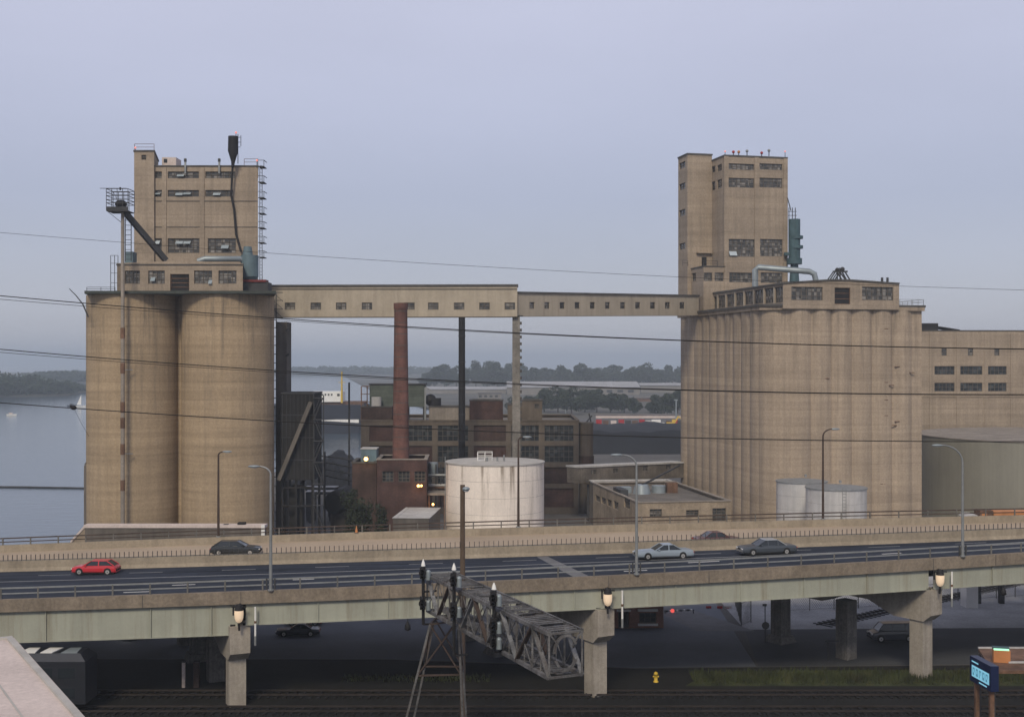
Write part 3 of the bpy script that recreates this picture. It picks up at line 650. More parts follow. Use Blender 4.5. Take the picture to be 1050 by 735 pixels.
# marine leg mast with the cage and the chute
mb = MB('grey_concrete')
p0, p1 = (X(125.8, 176.6), 176.6, 0), (X(125.8, 176.6), 176.6, Z(216, 176.6)); mb.tube([p0, ((p0[0]), 176.6, 20), p1], [.3, .29, .24], 10)
mb.use('rust_steel')
for py in (336, 372, 412, 428, 455, 492): mb.tube([at(125.8, py, 176.6), at(125.8, py + 11, 176.6)], .33, 10)
mb.use('galvanised')
for py in (379, 465): mb.bar(at(126, py, 176.6), at(136, py, 177.8), .12)
mb.build('mast_pipe', el, True)
mb = MB('dark_steel'); q = [(112.3, 176), (134, 176)]
x0, x1 = X(112.3, 176.6), X(134.3, 176.6); y0, y1 = 175.2, 178.2; z0, z1 = Z(217, 176.6), Z(195, 176.6)
mb.box(x0, x1, y0, y1, z0 - .12, z0); mb.box(x0, x1, y0, y0 + .08, z0, z0 + .55)
for f in (.35, .5, .68, .84, 1.0):
    z = z0 + (z1 - z0) * f
    for a_, b_ in (((x0, y0), (x1, y0)), ((x0, y1), (x1, y1)), ((x0, y0), (x0, y1)), ((x1, y0), (x1, y1))): mb.bar((*a_, z), (*b_, z), .08)
for i in range(5):
    x = x0 + (x1 - x0) * i / 4
    mb.bar((x, y0, z0), (x, y0, z1), .07); mb.bar((x, y1, z0), (x, y1, z1), .07)
mb.bar((x0 - .9, y0, z1 + .05), (x1 - .2, y0, z1 + .05), .08); mb.bar((x0, y0, z0), (x1 - 1, y0, z0 - 1.7), .07); mb.bar((x0, y1, z1), ((x0 + x1) / 2, y1, z0), .05)
mb.use('black_steel').sphere((x0 + 1.6, 176.8, z0 + 1.1), .75, 12, 8, (1.2, 1, .8)); mb.bar(((x0 + x1) / 2, 176.6, z1), ((x0 + x1) / 2, 176.6, z1 + .4), .2)
mb.build('head_cage', el, True)
mb = MB('dark_steel'); mb.bar(at(127.5, 217, 176.8), at(170, 267, 181), .75, .75); mb.build('chute', el, True)
mb = MB('dark_steel')
for px in (128.5, 134.5): mb.bar(at(px, 224, 178), at(px, 268, 178), .1)
for i in range(9): mb.bar(at(128.5, 226 + i * 5, 178), at(134.5, 226 + i * 5, 178), .07)
for px in (113.5, 117.5, 121): mb.bar(at(px, 262, 179.5), at(px, 300, 179.5), .07)
for py in (262, 270, 280, 290): mb.bar(at(113.5, py, 179.5), at(121, py, 179.5), .06)
mb.use('blue_grey_steel').box(X(128, 181), X(136, 181), 181, 183, Z(271, 181), Z(258, 181))
mb.build('ladder_cage', el, True)
mb = MB('dark_steel'); mb.tube([at(90.5, 325, 178), at(85, 312, 178), at(78, 303, 178), at(71, 296, 178)], [.12, .10, .08, .06], 6); mb.build('davit', el, True)
roof_rail(el, [(X(89, 179), 179, zt), (X(118, 179), 179, zt)], .6, 'dark_steel')
mb = MB('soot_concrete'); mb.box(X(86, 182), X(90.2, 182), 182, 184, 0, Z(477, 182)); mb.bar(at(87, 476, 182), at(89, 474, 182), .2); mb.build('edge_ladder', el, True)

# ---------------------------------------------------------------- dark bin tower and machinery right of the left silos
bt = thing('bin_tower', 'narrow sooty bin tower with outside ladders against the right side of the left silos', 'tower', (X(289, 196), 196, 0))
block(bt, 'shaft', (X(283.5, 194), 194, 0), 0, X(294, 194) - X(283.5, 194), 4, Z(330, 194), 'soot_concrete', coping=None)
mb = MB('dark_steel')
for py in range(336, 540, 9): mb.bar(at(280.5, py, 192.5), at(284, py, 192.5), .12)
for px in (280.5, 283.2): mb.bar(at(px, 300, 192.5), at(px, 545, 192.5), .12)
for py in (300, 308, 317, 326): mb.bar(at(280, py, 192.5), at(290, py, 192.5), .1); mb.bar(at(280, py, 192.5), at(290, py + 9, 192.5), .07)
for py in (339, 365): mb.bar(at(293, py, 193.8), at(296.5, py - 2, 193.8), .25)
mb.build('ladder', bt, True)
dp = thing('loading_house', 'dark soot-covered sheet metal loading house with a slanting chute', 'building', (X(305, 188), 188, 0))
block(dp, 'upper_bin', (X(288, 187), 187, Z(492, 187)), 0, X(321.5, 187) - X(288, 187), 8, Z(404, 187) - Z(492, 187), 'soot_sheet', coping='dark_steel',
      front=[(309, 436, 311.5, 440, dict(glass='lamp_white', nx=1, nz=1))] if False else [])
mb = MB('black_steel')
for px in (289, 303, 320):
    for yy in (187.5, 194): mb.bar((X(px, 187), yy, 0), (X(px, 187), yy, Z(491, 187)), .35)
for py in (500, 519): mb.bar((X(288, 187), 187.5, Z(py, 187)), (X(321, 187), 187.5, Z(py, 187)), .3)
mb.use('soot_sheet').box(X(294, 187), X(302, 187), 189, 192, 0, Z(500, 187)); mb.box(X(306, 187), X(309, 187), 188, 190, 0, Z(495, 187))
mb.build('frame', dp, True)
mb = MB('dark_steel'); x0 = X(288, 187)
for k in range(9): mb.box(x0 + .2 + k * .6, x0 + .28 + k * .6, 186.9, 187, Z(491, 187), Z(405, 187))
for py in (426, 449, 472): mb.box(x0, X(321.5, 187), 186.85, 187, Z(py, 187), Z(py - 1, 187))
mb.build('rib', dp, True)
mb = MB('dark_steel')
for k in range(6):
    z0_, z1_ = Z(540 - k * 22, 186), Z(540 - (k + 1) * 22, 186); xa, xb = (X(322, 186), X(331, 186)) if k % 2 else (X(331, 186), X(322, 186))
    mb.bar((xa, 186, z0_), (xb, 186, z1_), .35, .12); mb.bar((xa, 185.7, z0_ + 1), (xb, 185.7, z1_ + 1), .06); mb.bar((X(321, 186), 186, z1_), (X(332, 186), 186, z1_), .8, .1)
for px in (321.5, 331.5): mb.bar((X(px, 186), 186.3, 0), (X(px, 186), 186.3, Z(405, 186)), .14)
mb.build('outside_stair', dp, True)
mb = MB('soot_concrete'); mb.bar(at(319, 412, 186.3), at(286, 492, 186.3), .85, .6); mb.build('chute', dp, True)

# ---------------------------------------------------------------- conveyor galleries
def gallery(root, name, O, E, h, dep, zo, ze, m, holes, cop):
    O = Vector(O); E = Vector(E); L = (E - O).length; U = (E - O).normalized(); sl = (ze - zo) / L
    V = Vector((-U.y, U.x, 0)); mb = MB(m)
    w = Wall((O.x, O.y, zo), U, L, h)
    for hh_ in holes:
        u0, u1 = w.u(hh_[0]), w.u(hh_[2]); um = (u0 + u1) / 2; Y = O.y + U.y * um
        w.hole(u0, Z(hh_[3], Y) - zo - sl * um, u1, Z(hh_[1], Y) - zo - sl * um, **hh_[4])
    w.P = lambda u, z, d=0.0: w.O + U * u + K * (z + sl * u) - w.N * d
    w.emit(mb, .2)
    A = lambda u, v, z: Vector((O.x, O.y, zo + sl * u + z)) + U * u + V * v
    for q in ([A(0, dep, 0), A(L, dep, 0), A(L, dep, h), A(0, dep, h)], [A(0, 0, 0), A(L, 0, 0), A(L, dep, 0), A(0, dep, 0)],
              [A(0, 0, 0), A(0, dep, 0), A(0, dep, h), A(0, 0, h)], [A(L, 0, 0), A(L, dep, 0), A(L, dep, h), A(L, 0, h)]): mb.add(q, [(0, 1, 2, 3)])
    o = mb.build(name, root, True); w.windows(o, .2)
    mb = MB(cop); mb.hexa([A(-.15, -.18, h), A(L + .15, -.18, h), A(L + .15, dep + .18, h), A(-.15, dep + .18, h)] + [A(-.15, -.18, h + .3), A(L + .15, -.18, h + .3), A(L + .15, dep + .18, h + .3), A(-.15, dep + .18, h + .3)])
    mb.build('roof', o, True)
    return o
g1 = thing('conveyor_gallery', 'taller left section of the cream overhead conveyor gallery leaving the left silos', 'gallery', (X(400, 196), 196, 37), 0, 'overhead conveyor gallery')
gk = dict(nx=2, nz=2)
gallery(g1, 'bridge_house', (X(271, 195.5), 195.5, 0), (X(530.5, 195.5), 195.5, 0), Z(293.8, 195.5) - Z(325, 195.5), 4, Z(325.2, 195.5), Z(324.6, 195.5), 'gallery_render',
        [(c - 5.6, 310.3, c + 5.2, 317.6, gk) for c in (297.5, 324, 350, 376.5, 420, 444.5, 471, 497, 523)], 'dark_coping')
mb = MB('dark_coping'); mb.box(X(271, 195.4), X(530, 195.4), 195.38, 195.46, Z(296.6, 195.4), Z(296, 195.4)); mb.build('string_course', g1, True)
mb = MB('column_grey'); xs = X(530.5, 197)
mb.hexa([(xs - .85, 196.2, 0), (xs + .55, 196.2, 0), (xs + .55, 198.6, 0), (xs - .85, 198.6, 0), (xs - .8, 196.2, Z(323, 197)), (xs + .4, 196.2, Z(323, 197)), (xs + .4, 198.6, Z(323, 197)), (xs - .8, 198.6, Z(323, 197))])
mb.use('dark_coping')
for py in range(330, 470, 7): mb.box(xs + .35, xs + .72, 196.4, 197, Z(py + 3, 197), Z(py, 197))
mb.box(xs - 1.2, xs + .9, 196, 199, Z(323.6, 197), Z(321, 197) - .5)
mb.build('support_column', g1, True)
g2 = thing('conveyor_gallery', 'lower right section of the cream overhead conveyor gallery reaching the right elevator', 'gallery', (X(620, 215), 215, 37), 0, 'overhead conveyor gallery')
gallery(g2, 'bridge_house', (X(531, 196.5), 196.5, 0), (X(716.5, 238), 238, 0), 3.7, 3.4, Z(324.4, 196.5), Z(323.4, 238), 'gallery_render',
        [(c - 2.7, 309.8, c + 2.5, 316.6, dict(nx=1, nz=2)) for c in (545.7, 561, 576.6, 592, 607.6, 623, 638.6, 654, 669.4, 684.6, 699.6)], 'dark_coping')

# ---------------------------------------------------------------- right grain elevator
A13 = R(13); U13 = Vector((math.cos(A13), math.sin(A13), 0)); V13 = Vector((-U13.y, U13.x, 0))
FL = Vector((43.8, 208, 0)); L3 = lambda x, y, z=0.0: FL + U13 * x + V13 * y + K * z
er = thing('grain_elevator', 'right tan concrete grain elevator with ribbed bin walls and a tall square workhouse', 'grain elevator', tuple(L3(14, 20)))
plan = []; segs = []
def arc(p, q, sag, n=9):
    p = Vector(p); q = Vector(q); c = (q - p).length; Rr = (c * c / 4 + sag * sag) / (2 * sag); m = (p + q) / 2; d = (q - p).normalized(); nrm = Vector((d.y, -d.x))
    ctr = m - nrm * (Rr - sag); h = math.asin(c / 2 / Rr)
    return [ctr + (nrm * math.cos(t) + d * math.sin(t)) * Rr for t in [h * (2 * i / (n - 1) - 1) for i in range(n)]]
ys = np.linspace(41.7, 4.0, 11)
for i in range(10): segs.append(arc((0, ys[i]), (0, ys[i + 1]), .42))
segs.append([Vector((4 - 4 * math.cos(t), 4 - 4 * math.sin(t))) for t in np.linspace(0, math.pi / 2, 14)])
xs_ = np.linspace(4.0, 27.1, 7)
for i in range(6): segs.append(arc((xs_[i], 0), (xs_[i + 1], 0), .62))
segs.append([Vector((27.1, 0)), Vector((29.05, 0))]); segs.append([Vector((29.05, 0)), Vector((29.05, 41.7))]); segs.append([Vector((29.05, 41.7)), Vector((0, 41.7))])
ZB = 38.75
mb = MB('elevator_concrete')
for sg in segs:
    n = len(sg); vs = [L3(p.x, p.y, z) for z in (0, ZB) for p in sg]
    mb.add(vs, [(i, i + 1, n + i + 1, n + i) for i in range(n - 1)], True)
mb.build('bin_wall', er, True)
mb = MB('elevator_concrete'); P8 = [L3(-.62, 42), L3(-.62, 2.2), L3(1.2, -.62), L3(29.3, -.62), L3(29.3, 42)]
P8 = [L3(x, y, 0) for x, y in ((-.62, 42), (-.62, 2.4), (2.4, -.60), (29.3, -.60), (29.3, 42))]
mb.prism(P8, K * ZB, K * 39.35); mb.use('dark_coping'); P9 = [L3(x, y, 0) for x, y in ((-.85, 42.2), (-.85, 2.3), (2.0, -.85), (2.6, -.58), (29.5, -.58), (29.5, 42.2))]
mb.prism(P9, K * 39.353, K * 39.75); mb.build('roof_slab', er, True)
UH = L3(2.2, -.93, 38.9)
uh, wf, wl, wr = block(er, 'gallery_house', UH, A13, 21.9, 37.5, 43.0 - 38.9, 'house_concrete', coping=None, roofdrop=.2,
    front=[(811.5, 294.2, 843.6, 307.9, dict(nx=6, nz=3)), (855.9, 295, 872, 312, dict(glass='black_steel', nx=1, nz=3, frame='rust_steel', name='doorway')), (884, 294.2, 916, 307.9, dict(nx=6, nz=3))],
    left=[(690 + a_ / 6.13, 280 + b_ / 6.13, 690 + c_ / 6.13, 280 + d_ / 6.13, dict(nx=3, nz=3, frame='mullion')) for a_, b_, c_, d_ in
          ((180, 152, 220, 232), (229, 147, 276, 226), (283, 140, 327, 218), (336, 132, 384, 212), (393, 123, 442, 205), (450, 115, 502, 198), (512, 105, 566, 192), (576, 96, 632, 190), (640, 88, 690, 186))])
G = lambda u, v, z: UH + U13 * u + V13 * v + K * z
mb = MB('house_concrete'); h0 = 4.1
prof = [(0, h0), (21.9, h0), (21.9, h0 + .35), (12.5, h0 + .8), (9.0, h0 + .8), (0, h0 + .12)]
mb.prism([G(u, 0, z + .002) for u, z in prof], V13 * 0.0, V13 * .4); mb.use('dark_coping')
for (u0, z0_), (u1, z1_) in zip(prof[2:], prof[3:]): mb.hexa([G(u0, -.2, z0_ + .004), G(u1, -.2, z1_ + .004), G(u1, 37.6, z1_ + .004), G(u0, 37.6, z0_ + .004), G(u0, -.2, z0_ + .26), G(u1, -.2, z1_ + .26), G(u1, 37.6, z1_ + .26), G(u0, 37.6, z0_ + .26)])
mb.hexa([G(-.2, -.2, h0 + .004), G(0.0, -.2, h0 + .004), G(0, 37.6, h0 + .004), G(-.2, 37.6, h0 + .004), G(-.2, -.2, h0 + .3), G(0, -.2, h0 + .38), G(0, 37.6, h0 + .38), G(-.2, 37.6, h0 + .3)])
mb.build('roof', uh, True)
us = [wl.u(690 + a_ / 6.13) for a_ in (174, 224.5, 280, 331.5, 389, 446, 507, 571, 636)]
for u in us: MB('gallery_render').hexa([wl.P(u - .22, .6, -.06), wl.P(u + .22, .6, -.06), wl.P(u + .22, .6, .0), wl.P(u - .22, .6, 0), wl.P(u - .22, 4.0, -.06), wl.P(u + .22, 4.0, -.06), wl.P(u + .22, 4.0, 0), wl.P(u - .22, 4.0, 0)]).build('pilaster', uh, True)
roof_rail(er, [L3(24.6, -.3, 39.75), L3(29.2, -.3, 39.75), L3(29.2, 10, 39.75)], 1.0, 'galvanised')
# iron brackets on the front bin wall
mb = MB('rust_steel')
for px, py in ((908, 337), (920, 376), (908, 392), (914, 395), (908, 410), (908, 426), (920, 432), (935, 382), (848, 388), (905, 496), (917, 436)):
    w_ = Wall(L3(0, -.5), U13, 29, 40); u, z = w_.uz(px, py); q = w_.P(u, z); mb.bar(q - U13 * .45, q + U13 * .45, .22, .12)
mb.build('wall_bracket', er, True)
# workhouse tower
TO = Vector((X(743, 238), 238, 38.9)); tw = 13.2; th = Z(160.3, 238) - 38.9
z5 = lambda x0, y0, x1, y1, **k: (670 + x0 / 3.675, 140 + y0 / 3.675, 670 + x1 / 3.675, 140 + y1 / 3.675, k)
wk, *_ = block(er, 'workhouse', TO, A13, tw, 13, th, 'house_concrete', cop_h=.3,
    front=[z5(283, 103, 380, 126, nz=2, nx=6), z5(400, 103, 486, 126, nz=2, nx=5), z5(283, 157, 380, 193, nz=3, nx=6), z5(400, 157, 486, 193, nz=3, nx=5),
           z5(284, 387, 383, 453, nz=5, nx=6, open=((.02, .05, .3, .3),)), z5(402, 387, 487, 452, nz=5, nx=5), z5(286, 513, 372, 550, nz=3, nx=6), z5(404, 513, 487, 552, nz=3, nx=5)],
    left=[z5(219, 112, 233, 136, nx=1, nz=2), z5(240, 106, 258, 131, nx=1, nz=2), z5(219, 170, 233, 203, nx=1, nz=3), z5(240, 162, 258, 197, nx=1, nz=3)])
Tq = lambda u, v, z=0.0: TO + U13 * u + V13 * v + K * z
mb = MB('house_concrete')
w_ = Wall(TO, U13, tw, th)
for px in (743.6, 775.8, 806.0):
    u = w_.u(px); u = min(max(u, .35), tw - .35); mb.hexa([Tq(u - .45, -.12), Tq(u + .45, -.12), Tq(u + .45, -.004), Tq(u - .45, -.004)] + [p + K * (th - .01) for p in (Tq(u - .45, -.12), Tq(u + .45, -.12), Tq(u + .45, -.004), Tq(u - .45, -.004))])
mb.build('pilaster', wk, True)
st2, *_ = block(er, 'stair_tower', Tq(-5.2, 6.4), A13, 5.195, 5.2, Z(158.5, 243) - 38.9, 'house_concrete', cop_h=.3,
    left=[z5(97, 97, 120, 121, nx=2, nz=2), z5(97, 177, 120, 201, nx=2, nz=2), z5(97, 276, 120, 301, nx=2, nz=2), z5(97, 402, 120, 426, nx=2, nz=2)])
an, *_ = block(er, 'annex', Tq(-4.4, .0), A13, 4.395, 6.38, Z(273.5, 237) - 38.9, 'house_concrete', cop_h=.2,
    front=[z5(187, 513, 222, 545, nx=3, nz=3), z5(231, 513, 265, 545, nx=3, nz=3)], left=[z5(145, 515, 160, 545, nx=1, nz=2)])
mb = MB('black_steel'); q = Tq(-2.2, 6.3, Z(273, 238) - 38.9); mb.obox(q, U13, 1.0, .12, 2.3); mb.use('house_concrete').obox(q - U13 * 1.2 + K * 3.0 - V13 * .6, U13, 3.2, .6, .25); mb.build('roof_door', an, True)
roof_rail(an, [Tq(-4.3, .2, Z(273, 237) - 38.9), Tq(-1.4, .2, Z(273, 237) - 38.9)], 1.1, 'dark_steel')
roof_rail(an, [Tq(-6.3, 6.2, Z(272, 241) - 38.9), Tq(-5.2, 6.2, Z(272, 241) - 38.9)], 1.1, 'dark_steel')
# things on the workhouse roof
for px, py, m in ((752, 156.5, 'tail_red'), (757.5, 156.5, 'orange_paint'), (766, 155.5, 'galvanised'), (781, 157.5, 'tail_red'), (788.5, 155, 'galvanised')):
    b_ = Vector((X(px, 241), 241, Z(160.3, 241))); mb = MB('dark_steel'); mb.tube([b_, Vector((b_.x, b_.y, Z(py, 241)))], .09, 6); mb.use(m).sphere((b_.x, b_.y, Z(py, 241) + .1), .3, 8, 6); mb.build('roof_vent', wk, True)
# teal dust collector on the right side
mb = MB('teal_steel'); cx, cy = X(814.5, 240), 240
mb.cyl(cx, cy, Z(268, 240), Z(225, 240), 1.15, n=18); mb.cyl(cx, cy, Z(271, 240), Z(265, 240), 1.5, n=18)
for py in (242, 252): mb.cyl(cx + .3, cy, Z(py + 3, 240), Z(py, 240), 1.4, n=18)
mb.cyl(cx, cy, Z(291, 240), Z(271, 240), 1.0, .75, 16); mb.box(cx - 2.0, cx - .8, cy - .4, cy + .4, Z(262, 240), Z(259, 240))
mb.use('dark_steel'); mb.bar(at(807.5, 203, 240), at(811, 216, 240), .16)
for px in (809, 812.5, 815.5): mb.bar(at(px, 213, 240), at(px, 226, 240), .13)
for py in (217, 221): mb.bar(at(808, py, 240), at(817, py, 240), .1)
mb.build('dust_collector', er, True)
# blow pipe over the gallery house roof and the small roof trestle
mb = MB('duct_steel'); mb.tube([at(774.3, 294, 214), at(774.3, 277, 214), at(777.5, 274, 214), at(830, 278.5, 213), at(835, 281, 213), at(836.5, 287.5, 213)], .52, 12); mb.build('blow_pipe', er, True)
mb = MB('dark_steel'); Yt = 215
for a_, b_ in (((851, 287), (857, 278)), ((871.5, 287), (866, 278)), ((856, 287), (863, 276)), ((867, 287), (859, 276)), ((861.5, 286.5), (861.5, 275))):
    mb.bar(at(*a_, Yt), at(*b_, Yt), .2); mb.bar(at(*a_, Yt) + Vector((0, 2, 0)), at(*b_, Yt) + Vector((0, 1.6, 0)), .18); mb.bar(at(*b_, Yt), at(*b_, Yt) + Vector((0, 1.6, 0)), .15)
mb.bar(at(854, 278.5, Yt), at(869, 278.5, Yt), .3); mb.sphere(at(858.5, 276.5, Yt), .35, 8, 6); mb.sphere(at(864, 276, Yt), .4, 8, 6); mb.build('roof_trestle', er, True)
for px in (904.5, 910): mb = MB('dark_steel'); mb.tube([at(px, 289, 214), at(px, 284.6, 214)], .22, 8); mb.build('roof_vent', er, True)

# ---------------------------------------------------------------- buildings to the right
gb = thing('storage_building', 'grey-tan flat-roofed storage building with three columns of windows at the right edge', 'building', (X(1000, 280), 280, 0))
z6 = lambda x0, y0, x1, y1, **k: (680 + x0 / 2.624, 280 + y0 / 2.624, 680 + x1 / 2.624, 280 + y1 / 2.624, k)
gbo, gw, *_ = block(gb, 'wall', (X(920, 275), 275, 0), R(3), 78, 30, Z(339.5, 276), 'house_concrete', coping='dark_coping',
    front=[z6(749, 203, 763, 222, nx=1, nz=2), z6(820, 203, 834, 222, nx=1, nz=2), z6(891, 203, 905, 222, nx=1, nz=2)] +
          [z6(a_, b_, c_, b_ + 23, nx=5, nz=2, glass='dark_glass') for b_ in (250, 295) for a_, c_ in ((730, 784), (797, 859), (872, 924))])
mb = MB('house_concrete')
for px in (953, 980.5, 1009, 1036, 1063):
    u = gw.u(px); q = gw.P(u, 0, -.12); MB('house_concrete').obox(q, gw.U, .9, .115, gw.h - .3).build('pilaster', gbo, True)
q = gw.P(0, gw.h - 14.8, -.1); mb.obox(q, gw.U, 78, .095, .35); mb.build('string_course', gbo, True)
mb = MB('black_steel'); zz = Z(339, 279); mb.box(X(944, 279), X(962, 279), 279, 286, zz - .4, zz + 1.7)
mb.prism([(X(943, 279), 0, zz + 1.7), (X(984, 279), 0, zz + .25), (X(984, 279), 0, zz + .05), (X(962, 279), 0, zz + .9), (X(943, 279), 0, zz + 1.4)], (0, 278.9, 0), (0, 286, 0)); mb.build('roof_hut', gbo, True)
bg_ = thing('storage_tank', 'huge grey-green cylindrical tank with a pale roof cut by the right edge', 'tank', (109, 240, 0))
zt_ = Z(446, 240)
mb = MB('big_tank_paint'); mb.cyl(109, 240, 0, zt_, 28, n=96, cap=False); mb.build('shell', bg_, True)
mb = MB('grey_concrete'); mb.cyl(109, 240, zt_ - .1, zt_ + .05, 28.12, n=96, cap=False); mb.cyl(109, 240, zt_ + .05, zt_ + .25, 28.12, .2, n=96, cap=False); mb.build('roof', bg_, True)
def tank(label, cx, cy, r, h, m, mr, rise, group=None, seams=True):
    o = thing('storage_tank', label, 'tank', (cx, cy, 0), 0, group)
    mb = MB(m); mb.cyl(0, 0, 0, h, r, n=64, cap=False); mb.build('shell', o)
    if seams:
        mb = MB('dark_coping' if m == 'tank_white' else 'galvanised')
        for k in range(1, 6): z = h * k / 6; mb.cyl(0, 0, z - .012, z + .012, r + .008, n=64, cap=False)
        mb.build('seam', o)
    mb = MB(mr); mb.cyl(0, 0, h - .10, h + .06, r + .12, n=64, cap=False); mb.cyl(0, 0, h + .06, h + rise, r + .12, .15, n=64, cap=False); mb.build('roof', o)
    return o
wt = tank('large white storage tank streaked with rust stains standing behind the expressway', X(507.5, 186), 186, 7.48, Z(473, 186), 'tank_white', 'tank_roof', .45)
h = Z(473, 186)
mb = MB('white_paint')
for x in (-2.6, -1.5, -.4):
    for y in (-2.2, .2): mb.bar((x, y, h + .3), (x, y, h + 1.5), .07)
for z in (.9, 1.5): mb.bar((-2.6, -2.2, h + z), (-.4, -2.2, h + z), .07); mb.bar((-2.6, .2, h + z), (-.4, .2, h + z), .07)

for x in (-2.6, -.4): mb.bar((x, -2.2, h + 1.5), (x, .2, h + 1.5), .07); mb.bar((x, -2.2, h + .9), (x, .2, h + .9), .07)
mb.box(-2.6, -.4, -2.2, .2, h + .28, h + .33); mb.build('roof_platform', wt)
for x, r_, q in ((-1.2, .2, .9), (.4, .14, .9), (1.4, .13, 1.2)): MB('galvanised').tube([(x, -3, h), (x, -3, h + q)], r_, 8).build('roof_vent', wt)
mb = MB('galvanised')
for i in range(2): mb.bar((-7.55 + i * .01, -1.2 + i * .5, 0), (-7.55 + i * .01, -1.2 + i * .5, h + .8), .06)
mb.build('ladder', wt)
for lab, pxc, Y, rp, py in (('left silver metal tank half hidden behind its neighbour at the right elevator', 822, 183, 25.5, 493.0), ('right silver metal tank standing before the right elevator', 857.3, 173, 30.4, 499.5)):
    o = tank(lab, X(pxc, Y), Y, rp * Y / F, Z(py, Y), 'silver_tank', 'galvanised', .45, 'silver tanks before the right elevator')
    hh_ = Z(py, Y); rr = rp * Y / F
    mb = MB('galvanised')
    for s in (-.25, .25): mb.bar((s, -rr - .1, 0), (s, -rr - .1, hh_ + .3), .05)
    for k in range(26): mb.bar((-.25, -rr - .1, .4 + k * .45), (.25, -rr - .1, .4 + k * .45), .035)
    mb.tube([(.6, 0, hh_ + .6), (.6, 0, hh_ + 1.0)], .18, 8); mb.build('ladder', o)
# low buff building
lb = thing('low_building', 'low buff brick building with a flat tar roof beside the right elevator', 'building', (X(654, 185), 185, 0))
z7 = lambda x0, y0, x1, y1, **k: (580 + x0 / 5.526, 440 + y0 / 5.526, 580 + x1 / 5.526, 440 + y1 / 5.526, k)
lbo, lw, ll, lr = block(lb, 'wall', (X(654, 185), 185, 0), R(9), 14.7, 30.5, Z(515.5, 185), 'buff_brick', coping='grey_concrete', cop_h=.15,
    front=[z7(477, 452, 546, 496, nx=3, nz=3), z7(683, 457, 754, 499, nx=3, nz=3), z7(832, 447, 909, 520, nx=3, nz=4)],
    left=[(610.5, 508 + .0, 615, 514, dict(nx=2, nz=2)), (616.5, 510, 621, 516.5, dict(nx=2, nz=2)), (622.5, 512, 627, 519, dict(nx=2, nz=2)), (629, 514, 634, 522, dict(nx=2, nz=2)), (640, 511, 646, 521, dict(nx=2, nz=2))])
zr_ = Z(515.5, 185) - .5
Lq = lambda u, v, z=0.0: Vector((X(654, 185), 185, zr_)) + Vector((math.cos(R(9)), math.sin(R(9)), 0)) * u + Vector((-math.sin(R(9)), math.cos(R(9)), 0)) * v + K * z
mb = MB('duct_steel'); c = Lq(5.2, 17); mb.cyl(c.x, c.y, c.z, c.z + 1.5, 1.5, 1.1, 14); c = Lq(8.4, 18); mb.cyl(c.x, c.y, c.z, c.z + 1.2, 1.2, n=14); mb.obox(Lq(1.5, 18), Vector((1, .15, 0)), 2.2, 1.5, 1.0); mb.use('rust_steel').obox(Lq(9.6, 17), Vector((1, .15, 0)), 1.8, 1.5, 1.7); mb.use('dark_steel').obox(Lq(.3, 12), Vector((1, .15, 0)), 1.3, 5, 1.2); mb.bar(Lq(5.2, 17, 1.4), at(697, 477, 215), .25); mb.build('roof_machine', lbo, True)
# covered conveyor and the pale shed under it
cc = thing('covered_conveyor', 'low buff covered conveyor running from the factory to the right elevator', 'conveyor', (X(640, 232), 232, 0))
gallery(cc, 'bridge_house', (X(593, 226), 226, 0), (X(701, 246), 246, 0), 2.9, 3, Z(495.5, 226), Z(489.5, 246), 'grey_brick', [(c - 2.8, y0 - 2.5, c + 2.8, y0 + 2.5, dict(nx=2, nz=2)) for c, y0 in ((609, 484), (631.5, 482.5), (662, 480), (685.5, 478.5))], 'pale_roof')
mb = MB('dark_steel')
for px, Y in ((603, 229), (640, 236), (680, 243)): mb.bar((X(px, Y), Y, 0), (X(px, Y), Y, 6.8), .4)
mb.build('leg', cc, True)
ps = thing('shed', 'low shed with a pale flat roof under the covered conveyor', 'shed', (X(655, 222), 222, 0))
block(ps, 'wall', (X(612, 219), 219, 0), R(6), X(697, 219) - X(612, 219), 8, Z(497.5, 219), 'grey_brick', roof='pale_roof', coping='pale_roof', roofdrop=.05)

# ---------------------------------------------------------------- concrete framed factory
fa = thing('factory', 'grimy concrete-framed factory with brick and glass panels behind the white tank', 'factory', (X(480, 240), 240, 0))
cols = [370, 376, 411, 446, 483, 521.5, 555.5, 591, 593.5]; rows = [(436, 452.3), (457, 474), (479, 496), (500.5, 520)]
kinds = ['bbgg', 'gbgb', 'gggb', 'bbgb', 'ggbb', 'ggbb']; front = []
for i in range(6):
    for j, (ya, yb) in enumerate(rows):
        a_, b_ = cols[i + 1] + 2.7, cols[i + 2] - 2.7
        if kinds[i][j] == 'g': front.append((a_, ya, b_, yb, dict(nx=6, nz=3, glass='dark_glass')))
        else: front.append((a_, ya, b_, yb, dict(nx=0, nz=0, glass='dark_red_brick' if (i + j) % 2 == 0 else 'brown_brick', name='brick_panel')))
fo, fw, *_ = block(fa, 'frame', (X(370, 239), 239, 0), 0, X(593.5, 239) - X(370, 239), 26, Z(431.8, 239), 'frame_concrete', front=front, coping='frame_concrete', cop_h=.25)
zr_ = Z(431.8, 239) - .5
def rbox(name, x0, x1, ytop, m, Y=242, d=6, cop='dark_coping', **k):
    return block(fa, name, (X(x0, Y), Y, zr_), 0, X(x1, Y) - X(x0, Y), d, Z(ytop, Y) - zr_, m, coping=cop, **k)[0]
rbox('penthouse', 481.5, 515.5, 411, 'dark_red_brick')
rbox('penthouse', 520.5, 535, 415, 'frame_concrete', front=[(526, 419, 531.5, 429, dict(nx=0, nz=0, glass='black_steel', name='doorway'))])
rbox('penthouse', 535.1, 556, 411, 'frame_concrete', front=[(548, 414, 553, 419, dict(nx=2, nz=2))])
rbox('penthouse', 440, 481.4, 417.5, 'grey_concrete', Y=243)
